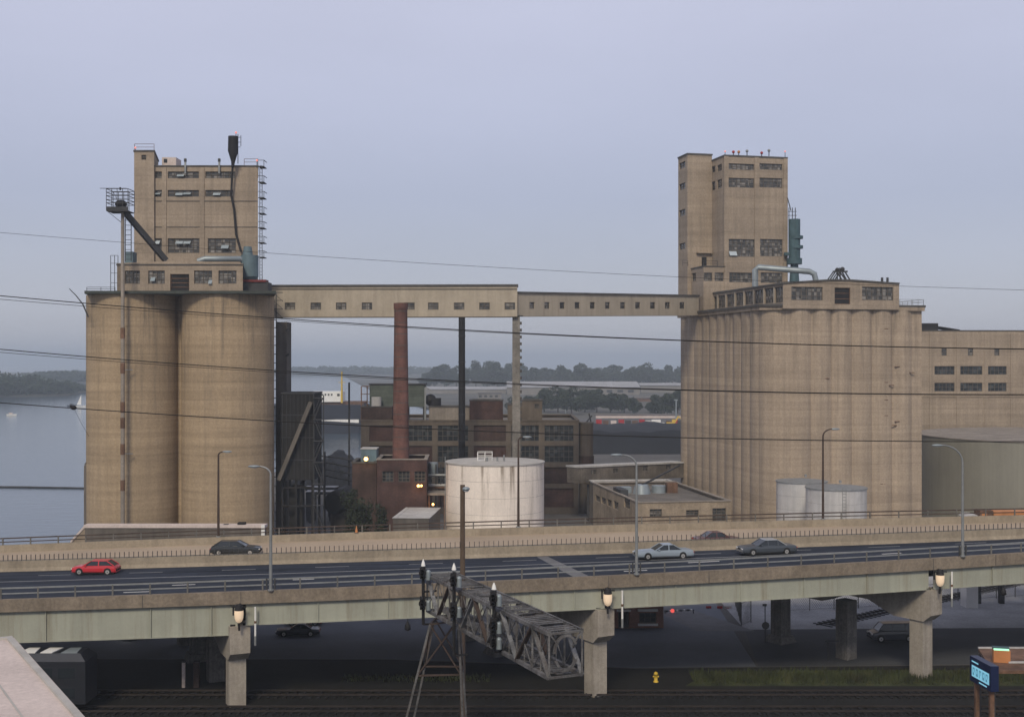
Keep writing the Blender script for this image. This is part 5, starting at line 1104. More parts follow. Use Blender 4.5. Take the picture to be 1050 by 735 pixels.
# ---------------------------------------------------------------- cars
def car(label, kind, paint, loc, rz, L, W, H, roof=None, hood=.27, trunk=.17, group=None, lit=False, name='car'):
    r = thing(name, label, 'car', loc, rz, group)
    zb = .24; belt = H * .62; hz = H * .56; w = W / 2
    if kind == 'hatch': st = [(0, .46, .80), (.02, .52, .92), (.10, .58, .98), (hood, .635, 1), (.55, .655, 1), (.85, .66, 1), (.97, .62, .96), (1, .50, .86)]
    elif kind == 'van': st = [(0, .40, .86), (.03, .48, .94), (.12, .55, 1), (hood, .60, 1), (.6, .62, 1), (.92, .62, 1), (1, .58, .95)]
    else: st = [(0, .42, .82), (.015, .50, .92), (.08, .55, .98), (hood, .61, 1), (.55, .63, 1), (1 - trunk, .63, 1), (.95, .60, .98), (.99, .56, .93), (1, .46, .86)]
    rows = []
    for f, zt, q in st:
        x = -L / 2 + f * L; zt *= H; ww = w * q
        rows.append([(x, -ww * .90, zb), (x, -ww, zb + .12), (x, -ww, zt * .72), (x, -ww * .96, zt - .05), (x, -ww * .86, zt), (x, 0, zt + .025), (x, ww * .86, zt), (x, ww * .96, zt - .05), (x, ww, zt * .72), (x, ww, zb + .12), (x, ww * .90, zb)])
    n = len(rows[0]); mb = MB(paint); vs = [p for q in rows for p in q]
    mb.add(vs, [(i * n + j, i * n + (j + 1) % n, (i + 1) * n + (j + 1) % n, (i + 1) * n + j) for i in range(len(rows) - 1) for j in range(n)], False)
    mb.add(rows[0], [tuple(range(n))]); mb.add(rows[-1], [tuple(range(n))[::-1]])
    # cabin: belt outline -> roof outline
    if kind == 'hatch': c0, r0, r1, c1 = hood - .01, hood + .17, .80, .97
    elif kind == 'van': c0, r0, r1, c1 = hood - .02, hood + .09, .96, .995
    else: c0, r0, r1, c1 = hood - .01, hood + .135, 1 - trunk - .13, 1 - trunk + .02
    zbelt = H * .615; xb0, xr0, xr1, xb1 = [-L / 2 + f * L for f in (c0, r0, r1, c1)]; wb, wr = w * .93, w * .74
    b4 = [(xb0, -wb * .92, zbelt), (xb1, -wb * .92, zbelt), (xb1, wb * .92, zbelt), (xb0, wb * .92, zbelt)]
    t4 = [(xr0, -wr, H - .05), (xr1, -wr, H - .05), (xr1, wr, H - .05), (xr0, wr, H - .05)]
    mb.use(roof or paint)
    up = [(xr0 + .12, -wr * .86, H), (xr1 - .12, -wr * .86, H), (xr1 - .12, wr * .86, H), (xr0 + .12, wr * .86, H)]
    mb.add(t4 + up, [(4, 5, 6, 7), (0, 1, 5, 4), (1, 2, 6, 5), (2, 3, 7, 6), (3, 0, 4, 7)])
    B = [Vector(p) for p in b4]; T = [Vector(p) for p in t4]
    for k in range(4): mb.use(paint if (roof is None or k in (0, 3)) else roof); mb.bar(B[k], T[k], .09, .07)
    for s, (i, j) in enumerate(((0, 1), (3, 2))):           # door pillars
        for f in ((.50,) if kind in ('coupe', 'hatch') else (.36, .70)):
            g = .5 + (f - .5) * 1.0; p = B[i].lerp(B[j], g); q = T[i].lerp(T[j], (p.x - T[i].x) / (T[j].x - T[i].x) if abs(T[j].x - T[i].x) > .01 else .5)
            q = Vector((min(max(p.x, T[i].x), T[j].x), q.y, q.z)); mb.bar(p, q, .10, .05)
    # dark sill, bumpers
    mb.use('black_rubber'); mb.box(-L / 2 + .25, L / 2 - .25, -w * .9, w * .9, .17, zb + .01)
    mb.use('chrome' if kind in ('sedan', 'coupe') else 'black_rubber'); mb.box(-L / 2 - .06, -L / 2 + .08, -w * .82, w * .82, .36, .50); mb.box(L / 2 - .08, L / 2 + .06, -w * .82, w * .82, .38, .52)
    mb.build('body', r)
    # glass, slightly inside the pillars
    ins = .012; Bq = [p + Vector((0, math.copysign(ins, -p.y), 0)) for p in B]; Tq_ = [p + Vector((0, math.copysign(ins, -p.y), -.002)) for p in T]
    g = MB('car_glass'); g.add(Bq + Tq_, [(0, 1, 5, 4), (2, 3, 7, 6)]); g.build('side_window', r)
    g = MB('car_glass'); g.add(Bq + Tq_, [(3, 0, 4, 7)]); g.build('windscreen', r)
    g = MB('car_glass'); g.add(Bq + Tq_, [(1, 2, 6, 5)]); g.build('rear_window', r)
    wr_ = .31 if H < 1.6 else .36
    for fx in (.185, .80 if kind != 'hatch' else .82):
        for s in (-1, 1):
            x = -L / 2 + fx * L; o = MB('black_rubber'); o.tube([(x, s * (w - .20), wr_), (x, s * (w - .03), wr_), (x, s * (w + .012), wr_)], [wr_, wr_, wr_ * .93], 20)
            o.use('black_rubber').cyl(0, 0, 0, 0, .001, n=3) if False else None
            wo_ = o.build('wheel', r)
            m2 = MB('rim_metal'); m2.tube([(x, s * (w - .02), wr_), (x, s * (w + .022), wr_)], wr_ * .62, 16); m2.use('black_rubber'); m2.tube([(x, s * (w + .01), wr_), (x, s * (w + .03), wr_)], wr_ * .16, 8); m2.build('rim', wo_)
            ar = MB('black_rubber'); ar.tube([(x, s * (w - .1), wr_ + .03), (x, s * (w + .003), wr_ + .03)], wr_ * 1.16, 20); ar.build('wheel_arch', r)
    for s in (-1, 1):
        m3 = MB('lamp_white' if lit else 'lens_clear'); m3.box(-L / 2 - .03, -L / 2 + .1, s * w * .62 - .2, s * w * .62 + .2, H * .40, H * .47); m3.build('headlight', r)
        m3 = MB('tail_red'); m3.box(L / 2 - .1, L / 2 + .03, s * w * .65 - .2, s * w * .65 + .2, H * .42, H * .50); m3.build('tail_light', r)
    m3 = MB('black_rubber'); m3.box(-L / 2 - .02, -L / 2 + .06, -w * .4, w * .4, H * .36, H * .45); m3.build('grille', r)
    for s in (-1, 1): m3 = MB(paint); m3.box(xb0 + .25, xb0 + .42, s * (w + .02) - .07, s * (w + .02) + .07, zbelt, zbelt + .13); m3.build('mirror', r)
    return r
def on_deck(px, off, z=DZ + .004):
    t = t_of(px, off); p = VP(t, off, z); u = ptn(t)[2]; return tuple(p), math.atan2(u.y, u.x)
p, a_ = on_deck(98.5, medoff(-41) - 2.9); car('red hatchback driving along the near carriageway at the left', 'hatch', 'car_red', p, a_, 4.3, 1.68, 1.36, hood=.26)
p, a_ = on_deck(680, medoff(16) - 3.9); car('silvery blue coupe driving along the near carriageway beside the grey street lamp', 'coupe', 'car_silver_blue', p, a_, 5.7, 1.9, 1.40, hood=.33, trunk=.22)
p, a_ = on_deck(786, medoff(25) - 3.7); car('dark grey sedan with a pale roof driving along the near carriageway', 'sedan', 'car_grey', p, a_, 5.7, 1.9, 1.48, roof='vinyl_grey', hood=.29, trunk=.21)
p, a_ = on_deck(242, medoff(-27) + 7.0); p = (p[0], p[1], p[2] + .0); car('black estate car on the far carriageway before the left silos', 'hatch', 'car_black', p, a_ + math.pi, 5.1, 1.75, 1.45, hood=.27)
p, a_ = on_deck(735, medoff(20) + 2.9); car('rust-red car on the far carriageway half hidden by the barrier', 'coupe', 'car_rust', p, a_ + math.pi, 4.9, 1.75, 1.36, hood=.30, trunk=.2)
car('black coupe parked on the dim lot under the expressway', 'coupe', 'car_navy', (X(306, 133.5), 133.5, .005), R(3), 4.7, 1.75, 1.30, hood=.33, trunk=.2)
car('red car parked behind the black coupe under the expressway', 'hatch', 'car_red', (X(312, 139), 139, .005), R(3), 4.1, 1.7, 1.42)
car('car with bright headlights under the expressway at the left', 'sedan', 'car_dim', (X(144, 133), 133, .005), R(70), 4.7, 1.75, 1.42, lit=True)
car('dark van parked behind the rightmost bent', 'van', 'car_dim', (X(915, 131), 131, .006), R(4), 5.0, 1.85, 1.95, hood=.16, name='van')
car('white car roof peeking above the far parapet at the right', 'sedan', 'car_white', (X(997, 160), 160, Z(535, 160) - .3), R(10), 4.7, 1.75, 1.42) if False else None
# railway coach at the lower left
bs = thing('railway_coach', 'dark tall railway coach with pale blue and white roof panels at lower left', 'railway coach', (X(96, 104.5) - 12.2, 104.5, 0))
mb = MB('bus_dark'); mb.hexa([(-12, -1.45, 1.0), (12, -1.45, 1.0), (12, 1.45, 1.0), (-12, 1.45, 1.0), (-12, -1.48, 4.6), (12, -1.48, 4.6), (12, 1.48, 4.6), (-12, 1.48, 4.6)])
mb.hexa([(-12, -1.48, 4.603), (12, -1.48, 4.603), (12, 1.48, 4.603), (-12, 1.48, 4.603), (-12, -1.0, 5.2), (11.4, -1.0, 5.2), (11.4, 1.0, 5.2), (-12, 1.0, 5.2)]); mb.build('body', bs)
for k in range(13):
    xa = -11.6 + k * 1.78; mb = MB('white_paint' if k % 3 else 'duct_steel'); mb.hexa([(xa, -.95, 5.203), (xa + (1.0 if k % 2 else 1.35), -.95, 5.203), (xa + (1.3 if k % 2 else 1.1), .9, 5.203), (xa + .15, .9, 5.203), (xa, -.95, 5.26), (xa + (1.0 if k % 2 else 1.35), -.95, 5.26), (xa + (1.3 if k % 2 else 1.1), .9, 5.26), (xa + .15, .9, 5.26)]); mb.build('roof_panel', bs)
for z0_ in (1.5, 3.2):
    for k in range(12): mb = MB('car_glass'); xa = -11.2 + k * 1.9; mb.box(xa, xa + 1.4, -1.5, -1.44, z0_, z0_ + .85); mb.build('window', bs)
for fx in (-8.5, 8.5):
    mb = MB('black_steel'); mb.box(fx - 1.6, fx + 1.6, -1.1, 1.1, .5, .99)
    for dx in (-1, 1):
        for s_ in (-.75, .75): mb.tube([(fx + dx, s_ - .07, .75), (fx + dx, s_ + .07, .75)], .45, 16)
    mb.build('bogie', bs)
# ---------------------------------------------------------------- pale roof corner in the foreground
rb = thing('foreground_building', 'pale pinkish flat roof corner of a near building at lower left', 'building', (-24, 58, 0))
zr_ = 15.0; A_ = Vector((X(64, 54.8), 54.8, 0)); D_ = (Vector((X(16.5, 64.9), 64.9, 0)) - A_).normalized(); A0 = A_ - D_ * 9; B0 = A_ + D_ * 13.2; N_ = Vector((-1, -.35, 0)).normalized()
base = [A0, B0, B0 + N_ * 30, A0 + N_ * 30]
mb = MB('brown_brick'); mb.prism(base, K * 0, K * (zr_ - .6)); mb.build('wall', rb, True)
fl_ = MB('tank_roof'); fl_.bar(A0 + N_ * .15 + K * (zr_ + .06), B0 + N_ * .15 + K * (zr_ + .06), .32, .12); fl_.bar(B0 - D_ * .2 + K * (zr_ + .06), B0 + N_ * 30 - D_ * .2 + K * (zr_ + .06), .32, .115); fl_.build('flashing', rb, True)
for q_ in (2.2, 4.4, 6.6, 8.8):
    sm_ = MB('tank_roof'); sm_.bar(A0 + N_ * q_ + K * (zr_ + .015), B0 + N_ * q_ - D_ * .4 + K * (zr_ + .015), .09, .02); sm_.build('roof_seam', rb, True)
mb = MB('pink_render'); c_ = sum(base, Vector()) / 4; mb.prism([p + (p - c_).normalized() * .15 for p in base], K * (zr_ - .597), K * zr_); mb.build('roof', rb, True)
# ---------------------------------------------------------------- signal bridge
sb = thing('signal_bridge', 'rusty grey steel truss signal bridge over the tracks in the foreground', 'signal bridge', (X(450, 88), 88, 0))
NA, NB_ = Vector((X(580, 70), 70, 0)), Vector((X(452, 89), 89, 0))
ax = (NB_ - NA).normalized(); sd = Vector((ax.y, -ax.x, 0)); 
if sd.x > 0: sd = -sd                        # sd: towards the left chord
zlo, zhi = Z(693, 70), Z(648, 70); Lb = (NB_ - NA).length; hw = 1.05
pt = lambda s, side, up: NA + ax * s + sd * hw * side + K * (zhi if up else zlo)
mb = MB('weathered_steel')
for side in (-1, 1):
    for up in (0, 1): mb.bar(pt(0, side, up), pt(Lb, side, up), .22)
mb.build('chord', sb, True)
NP = 9
for side in (-1, 1):
    mb = MB('weathered_steel')
    for i in range(NP + 1):
        s = Lb * i / NP; mb.bar(pt(s, side, 0), pt(s, side, 1), .11, .14)
        if i < NP:
            s2 = Lb * (i + 1) / NP; mb.use(('truss_grey', 'weathered_steel', 'dull_rust')[(i + (side > 0)) % 3]).bar(pt(s, side, i % 2), pt(s2, side, 1 - i % 2), .27, .10); mb.use('weathered_steel')
            mb.bar(pt((s + s2) / 2, side, 0), pt((s + s2) / 2, side, 1), .05, .08); mb.bar(pt(s, side, 1 - i % 2), pt(s2, side, i % 2), .045, .06)
    mb.build('side_truss', sb, True)
mb = MB('weathered_steel')
for i in range(NP + 1):
    s = Lb * i / NP
    for up in (0, 1):
        mb.bar(pt(s, -1, up), pt(s, 1, up), .13)
        if i < NP: mb.bar(pt(s, -1, up), pt(Lb * (i + 1) / NP, 1, up), .07, .05)
for i in (0,):
    for k in (0, 1, 2, 3, 4, 5, 8, 9, 10, 12): # broken round portal brace
        q = lambda j: NA + sd * .72 * math.cos(j * 2 * math.pi / 14) + K * ((zlo + zhi) / 2 + .1 + 1.0 * math.sin(j * 2 * math.pi / 14)); mb.bar(q(k), q(k + 1), .12, .16)
    mb.bar(pt(0, 1, 1), pt(0, .5, 0.0) + K * 1.9, .1); mb.bar(pt(0, -1, 1), pt(0, -.5, 0.0) + K * 1.9, .1)
mb.build('cross_brace', sb, True)
mb = MB('weathered_steel')
for k in range(46):
    s = .3 + (Lb - .5) * k / 45
    if k % 7 != 3: mb.bar(NA + ax * s - sd * .85 + K * (zhi + .11), NA + ax * s + sd * .85 + K * (zhi + .11), .24 if k % 3 else .15, .03)
    mb.bar(NA + ax * s - sd * .5 + K * (zlo + .11), NA + ax * s + sd * .5 + K * (zlo + .11), .3, .03)
mb.bar(pt(0, .9, 1) + K * .14, pt(Lb, .9, 1) + K * .14, .06); mb.bar(pt(0, -.9, 1) + K * .14, pt(Lb, -.9, 1) + K * .14, .06)
mb.build('walkway', sb, True)
mb = MB('weathered_steel'); mt = NA + ax * (Lb - .8)
feet = [Vector((X(424, 88), 88, 0)), Vector((X(470.5, 86), 86.5, 0)), Vector((X(474, 91), 91, 0)), Vector((X(434, 92), 92, 0))]
tops = [mt + sd * 1.1 - ax * 1.0 + K * zlo, mt - sd * 1.1 - ax * 1.0 + K * zlo, mt - sd * 1.1 + ax * .8 + K * zlo, mt + sd * 1.1 + ax * .8 + K * zlo]
tops[0] = at(441, 640, 87.5); feet[0] = at(424.5, 705, 87.5); feet[0] = tops[0] + (feet[0] - tops[0]) * (tops[0].z / (tops[0].z - feet[0].z))
tops[1] = at(470, 636, 86.5); feet[1] = at(473, 705, 86.5); feet[1] = tops[1] + (feet[1] - tops[1]) * (tops[1].z / (tops[1].z - feet[1].z))
tops[3] = at(446, 634, 91); feet[3] = at(431, 705, 91); feet[3] = tops[3] + (feet[3] - tops[3]) * (tops[3].z / (tops[3].z - feet[3].z))
tops[2] = at(471, 632, 90); feet[2] = at(476, 705, 90); feet[2] = tops[2] + (feet[2] - tops[2]) * (tops[2].z / (tops[2].z - feet[2].z))
for f, t in zip(feet, tops):
    m2 = MB('weathered_steel'); m2.bar(f, t, .17, .15); m2.build('leg', sb, True)
mb = MB('dull_rust')
for i, j in ((0, 1), (1, 2), (2, 3), (3, 0)):
    for fa_, fb_ in ((.0, .33), (.33, 0)):
        mb.bar(tops[i].lerp(feet[i], fa_), tops[j].lerp(feet[j], fb_), .09)
    for f in (0, .33): mb.bar(tops[i].lerp(feet[i], f), tops[j].lerp(feet[j], f), .12)
mb.build('leg_brace', sb, True)
# three signal masts on the left chord
for lab, px, ytop, ybot, Y, heads in (('far railway signal mast with black round targets at the left end of the truss', 434, 573, 640, 88.4, ((587, 12), (618, 13))),
                                      ('middle railway signal mast with black targets in front of the wood pole', 465.5, 577, 672, 84.6, ((594, 13), (625, 15))),
                                      ('near railway signal mast with black targets at the middle of the truss', 506.5, 597, 668, 79.5, ((613, 15), (641, 16), (657, 10)))):
    sb_ = min(np.linspace(0, Lb + 2, 400), key=lambda q: abs((NA + ax * q + sd * 1.62).x * F / (NA + ax * q + sd * 1.62).y + HX - px)); Y = (NA + ax * sb_ + sd * 1.62).y
    g = thing('railway_signal', lab, 'signal', tuple(at(px, ybot, Y)), 0, 'signals on the bridge'); b_ = at(px, ybot, Y)
    mb = MB('black_steel'); mb.tube([b_, at(px, ytop + 9, Y)], .11, 8); mb.bar(b_, b_ + sd * -1.0, .12); mb.bar(at(px, (ytop + ybot) / 2, Y), at(px, (ytop + ybot) / 2, Y) - sd * 1.0, .12); mb.build('mast', g, True)
    mb = MB('white_paint'); mb.tube([at(px, ytop + 7, Y), at(px, ytop + 3, Y), at(px, ytop, Y)], [.16, .10, .02], 10); mb.build('finial', g, True)
    for yc, hgt in heads:
        hz = at(px - .5, yc, Y); hh_ = hgt * Y / F
        mb = MB('black_steel'); mb.box(hz.x - .2, hz.x + .19, Y - .18, Y + .2, hz.z - hh_ * .5, hz.z + hh_ * .5)
        mb.tube([hz + Vector((0, -.19, .0)), hz + Vector((0, -.23, .0))], hh_ * .31, 18)
        for k in (-1, 0, 1): q = hz + K * (k * hh_ * .28); mb.tube([q + Vector((-.02, -.2, 0)), q + Vector((-.02, -.5, -.03))], .11, 10, False)
        mb.build('signal_head', g, True)
        mb = MB('duct_steel'); q = at(px + 5.2, yc + 3, Y - .1); mb.cyl(q.x, q.y, q.z - .30, q.z + .26, .17, n=12); mb.sphere(q + K * .26, .175, 10, 6); mb.bar(q, at(px, yc + 3, Y), .06); mb.build('relay_can', g, True)
# ---------------------------------------------------------------- wood pole, wires
wp = thing('wood_pole', 'brown wooden pole with a small lamp behind the signal bridge', 'pole', (X(474.5, 96), 96, 0))
mb = MB('wood'); mb.tube([(X(474.5, 96), 96, 0), at(474.3, 497, 96)], [.23, .19], 10); mb.build('shaft', wp, True)
mb = MB('duct_steel'); q = at(478, 501, 95.6); mb.bar(at(474.5, 502.5, 95.8), q, .07); mb.sphere(q, .30, 12, 6, (1.0, 1.2, .55)); mb.use('lens_clear').sphere(q - K * .14, .22, 10, 5, (1, 1.1, .5)); mb.build('lamp_head', wp, True)
def spline(pts, n=64):
    xs = np.array([p[0] for p in pts], float); ysv = np.array([p[1] for p in pts], float); c = np.polyfit(xs, ysv, 2)
    return [(x, float(np.polyval(c, x))) for x in np.linspace(-420, 1470, n)]
for pts, Y, r_, lab, grp in (([(6, 304), (281, 325.5), (520, 341), (780, 352), (1044, 357.5)], 60, .023, 'uppermost thick black cable sagging across below the conveyor gallery', None),
                        ([(6, 307.5), (281, 327.5), (520, 341.8), (780, 352.4), (1044, 358)], 60.4, .013, 'thin twin just below the uppermost black cable', None),
                        ([(6, 358.5), (281, 380), (570, 395), (780, 401.5), (1044, 404.5)], 60, .023, 'second thick black cable crossing the middle of the silos', None),
                        ([(6, 361.5), (281, 382), (570, 396), (780, 402), (1044, 405)], 60.4, .013, 'thin twin just below the middle black cable', None),
                        ([(6, 413), (281, 432.5), (570, 443.7), (700, 449), (947, 452.5)], 60, .025, 'lowest thick black cable crossing in front of silos and factory', None),
                        ([(6, 240), (120, 247), (272, 259), (660, 283), (1044, 297)], 72, .011, 'faint thin wire crossing the sky above the conveyor gallery', None)):
    mb = MB('black_steel'); mb.tube([at(x, y, Y) for x, y in spline(pts)], r_, 6); tag(mb.build('cable'), lab, 'cable', grp)
for sx, lab in ((-420, 'wooden cable pole standing out of view on the left'), (1470, 'wooden cable pole standing out of view on the right')):
    g = thing('cable_pole', lab, 'pole', (X(sx, 60.3), 60.3, 0)); mb = MB('wood'); mb.tube([(X(sx, 60.3), 60.6, 0), (X(sx, 60.3), 60.6, 37.5)], [.25, .16], 10); mb.build('shaft', g, True)
    mb = MB('wood'); mb.bar((X(sx, 60), 59.4, 34.5), (X(sx, 60), 73, 37.3), .16); mb.build('crossarm', g, True)
q = at(75.5, 418, 59.9); tag(MB('black_steel').sphere(q, .12, 10, 6, (1.3, 1, .9)).sphere(q + Vector((-.13, 0, .07)), .06, 8, 5).tube([q, q + Vector((.4, 0, -.8)), q + Vector((.75, 0, -1.4))], .008, 5).build('bird'), 'small dark bird-like lump with a hanging thread on the lowest cable', 'bird')
# ---------------------------------------------------------------- small things under and beyond the viaduct
hb = thing('brick_hut', 'small dark brown brick hut with pale lintels behind the middle bent', 'building', (X(655, 137), 137, 0))
hbo, *_ = block(hb, 'wall', (X(622, 137), 137, 0), R(1), X(680.5, 137) - X(622, 137), 6, 3.35, 'hut_brick', coping='dark_coping', cop_h=.15,
    front=[(634, 626.5, 645, 649.5, dict(nx=1, nz=1, glass='black_steel', name='door')), (655.5, 628, 673, 638.5, dict(nx=3, nz=2, glass='dark_glass'))])
for x0, x1, ya, yb in ((632.5, 647, 624.5, 626.6), (654, 674.5, 624, 626.4), (654, 674.5, 638.8, 641)):
    mb = MB('white_paint'); mb.box(X(x0, 137), X(x1, 137), 136.82, 137.06, Z(yb, 137), Z(ya, 137)); mb.build('lintel', hbo, True)
bm = thing('barrier_boom', 'striped gate boom with a red lamp right of the brick hut', 'barrier', (X(690, 145), 145, 0))
mb = MB('dark_steel'); mb.tube([at(681, 626.5, 145), at(712, 625, 145)], .06, 6)
for k in range(8): mb.use('white_paint' if k % 2 else 'black_steel').tube([at(683 + k * 3.6, 626.4 - k * .18, 145), at(684.6 + k * 3.6, 626.3 - k * .18, 145)], .13, 8)
mb.build('boom', bm, True)
mb = MB('dark_steel'); mb.bar((X(682, 145), 145, 0), at(682, 625, 145), .12); mb.bar((X(711, 145), 145, 0), at(711, 625, 145), .1); mb.build('post', bm, True)
mb = MB('lamp_red'); q = at(689.5, 625.8, 144.8); mb.tube([q, q + Vector((0, -.1, 0))], .23, 14); mb.build('lamp', bm, True)
for lab, px, w, m, m2 in (('red square sign with a dark emblem on the fence, leftmost of three boards', 726.5, 5.4, 'red_paint', 'dark_steel'), ('red square sign on the fence, middle of three boards', 738, 5.6, 'red_paint', 'tail_red'), ('pale pinkish sign on the fence, rightmost of three boards', 746.5, 7, 'pink_render', 'tail_red')):
    g = thing('fence_sign', lab, 'sign', (X(px, 148), 148, 0), 0, 'boards on the fence'); c_ = at(px, 624.5, 148); w_ = w * 148 / F / 2
    mb = MB(m); mb.box(c_.x - w_, c_.x + w_, 147.9, 147.95, c_.z - .4, c_.z + .42)
    mb.use(m2).box(c_.x - w_ * .5, c_.x + w_ * .5, 147.88, 147.899, c_.z - .2, c_.z - .05); mb.box(c_.x - w_ * .5, c_.x + w_ * .3, 147.88, 147.899, c_.z + .08, c_.z + .2); mb.build('board', g, True)
    mb = MB('dark_steel'); mb.bar((c_.x, 148, 0), (c_.x, 148, c_.z + .3), .07); mb.build('post', g, True)
def chain_fence(label, pts, h=1.9):
    r = thing('chain_fence', label, 'fence', (*pts[0], 0))
    mb = MB('rail_steel'); i = 0
    for (xa, ya), (xb, yb) in zip(pts, pts[1:]):
        L = math.hypot(xb - xa, yb - ya); n = max(1, round(L / 3))
        for k in range(n + 1):
            x, y = xa + (xb - xa) * k / n, ya + (yb - ya) * k / n; p_ = MB('rail_steel'); p_.bar((x, y, 0), (x, y, h + .1), .09); p_.build('post', r, True)
        mb.bar((xa, ya, h), (xb, yb, h), .05); mb.bar((xa, ya, .15), (xb, yb, .15), .03)
        m = max(2, int(L / .28))
        for k in range(m):
            f0, f1 = k / m, min(1, (k + 1.9 * .9 / L * 1.0 * (L / m) * 0 + 6) / m)
            a0 = (xa + (xb - xa) * f0, ya + (yb - ya) * f0); a1 = (xa + (xb - xa) * f1, ya + (yb - ya) * f1)
            mb.bar((*a0, .15), (*a1, .15 + (h - .15) * min(1, (f1 - f0) * m / 6)), .018); mb.bar((*a0, h), (*a1, h - (h - .15) * min(1, (f1 - f0) * m / 6)), .018)
    mb.build('mesh', r, True)
chain_fence('dark chain-link gate fence turning back beside the three red and white boards', [(X(753, 152), 152), (X(760, 138), 138), (X(770, 140), 140)], 2.6)
chain_fence('chain-link fence running across the gravel between the concrete columns', [(X(805, 146), 146), (X(880, 148), 148), (X(1060, 156), 156)], 2.3)
sg = thing('notice_board', 'white square notice board on the chain-link fence between the columns', 'sign', (X(857, 146.5), 146.5, 0))
mb = MB('pink_render'); c_ = at(856.5, 631, 146.3); mb.box(c_.x - .5, c_.x + .5, 146.25, 146.3, c_.z - .6, c_.z + .6); mb.use('tail_red').box(c_.x - .3, c_.x + .3, 146.24, 146.249, c_.z + .1, c_.z + .3); mb.build('board', sg, True)
mb = MB('dark_steel'); mb.bar((c_.x, 146.4, 0), (c_.x, 146.4, c_.z + .5), .08); mb.build('post', sg, True)
ss = thing('stop_sign', 'back of an octagonal road sign on a dark post before the left column', 'sign', (X(784.5, 130), 130, 0))
mb = MB('dark_steel'); mb.bar((X(784.5, 130), 130, 0), at(784.5, 619, 130), .09); mb.build('post', ss, True)
mb = MB('dark_coping'); c_ = at(785, 641, 129.9); mb.tube([c_, c_ + Vector((0, -.04, 0))], .42, 8); c2 = at(784, 620, 129.9); mb.box(c2.x - .22, c2.x + .22, 129.86, 129.9, c2.z - .12, c2.z + .12); mb.build('plate', ss, True)
g = thing('signpost', 'low dark T-shaped signpost before the middle column', 'sign', (X(849, 122), 122, 0)); mb = MB('dark_steel'); mb.bar((X(849, 122), 122, 0), at(849, 657, 122), .1); mb.bar(at(846, 657, 122), at(860, 657, 122), .12); mb.build('post', g, True)
# hydrant-like yellow lamp, posts
g = thing('fire_hydrant', 'small yellow fire hydrant by the dark track bed right of the middle bent', 'hydrant', (X(672.5, 114), 114, 0))
mb = MB('yellow_paint'); mb.tube([(0, 0, 0), (0, 0, .1), (0, 0, .12), (0, 0, .7), (0, 0, .72), (0, 0, .88), (0, 0, .98)], [.24, .24, .17, .17, .22, .17, .04], 14); mb.build('body', g)
for s in (-1, 1): mb = MB('yellow_paint'); mb.tube([(s * .15, 0, .52), (s * .28, 0, .52)], .08, 10); mb.build('nozzle', g)
for px, w, m, yt, lab in ((188, .28, 'pink_render', 679, 'pale post left of the leftmost bent'), (201, .5, 'brown_brick', 679, 'thicker brown post left of the leftmost bent')):
    Y = 112; tag(MB(m).box(X(px, Y) - w / 2, X(px, Y) + w / 2, Y, Y + w, 0, Z(yt, Y)).use('dark_coping').box(X(px, Y) - w / 2 - .03, X(px, Y) + w / 2 + .03, Y - .03, Y + w + .03, Z(yt, Y) + .002, Z(yt, Y) + .08).build('post'), lab, 'post')
# railway tracks
for k, y0 in enumerate((104.5, 109.6)):
    g = thing('railway_track', ('nearer' if k == 0 else 'farther') + ' of two railway tracks on the dark bed in front of the expressway', 'track', (0, y0, 0), 0, 'tracks before the expressway')
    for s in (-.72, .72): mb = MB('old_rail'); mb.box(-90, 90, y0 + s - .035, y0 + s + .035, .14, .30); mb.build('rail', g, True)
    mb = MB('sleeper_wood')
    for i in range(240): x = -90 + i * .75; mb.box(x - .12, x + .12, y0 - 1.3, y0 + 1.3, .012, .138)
    tag(mb.build('sleeper', g, True), kind='stuff')
g = thing('railway_track', 'dark disused spur track slanting across the gravel at the right', 'track', (X(970, 150), 150, 0))
for dx in (-.72, .72): mb = MB('old_rail'); mb.bar((X(845, 138) + dx, 138.5, .1), (X(1075, 170) + dx, 170, .1), .10, .16); mb.build('rail', g, True)
mb = MB('sleeper_wood'); pA, pB = Vector((X(845, 138), 138.5, .03)), Vector((X(1075, 170), 170, .03)); dd = (pB - pA).normalized(); nn = Vector((-dd.y, dd.x, 0))
for i in range(62): q = pA.lerp(pB, i / 61); mb.bar(q - nn * 1.3, q + nn * 1.3, .3, .08)
tag(mb.build('sleeper', g, True), kind='stuff')
# grass strip
def grass(name, label, n, fx, fy, hmin, hmax, m):
    vs = []; fs = []
    for i in range(n):
        x, y = fx(), fy(); h = random.uniform(hmin, hmax); a_ = random.uniform(0, 6.28); w = .05; l = random.uniform(-.3, .3)
        vs += [(x - w * math.cos(a_), y - w * math.sin(a_), 0), (x + w * math.cos(a_), y + w * math.sin(a_), 0), (x + l * h, y + l * h * .5, h)]; fs.append((3 * i, 3 * i + 1, 3 * i + 2))
    me = bpy.data.meshes.new(name); me.from_pydata(vs, [], fs); me.materials.append(MATS[m]); me.update(); o = bpy.data.objects.new(name, me); COL.objects.link(o); return tag(o, label, 'grass', None, 'stuff')
random.seed(3)
grass('grass', 'rough green grass at the foot of the rightmost bent', 9000, lambda: random.uniform(17, 60), lambda: random.triangular(112.8, 118.2, 115.5), .2, .7, 'grass_green')
grass('weeds', 'sparse weeds along the dark track bed left of the signal bridge', 700, lambda: random.uniform(-16, -2), lambda: random.triangular(113.6, 116.5, 115), .15, .5, 'grass_green')
sheet('grass_bank', [(16, 112.6), (62, 112.6), (62, 118.4), (26, 118.4), (18, 116)], 'grass_green', .006)
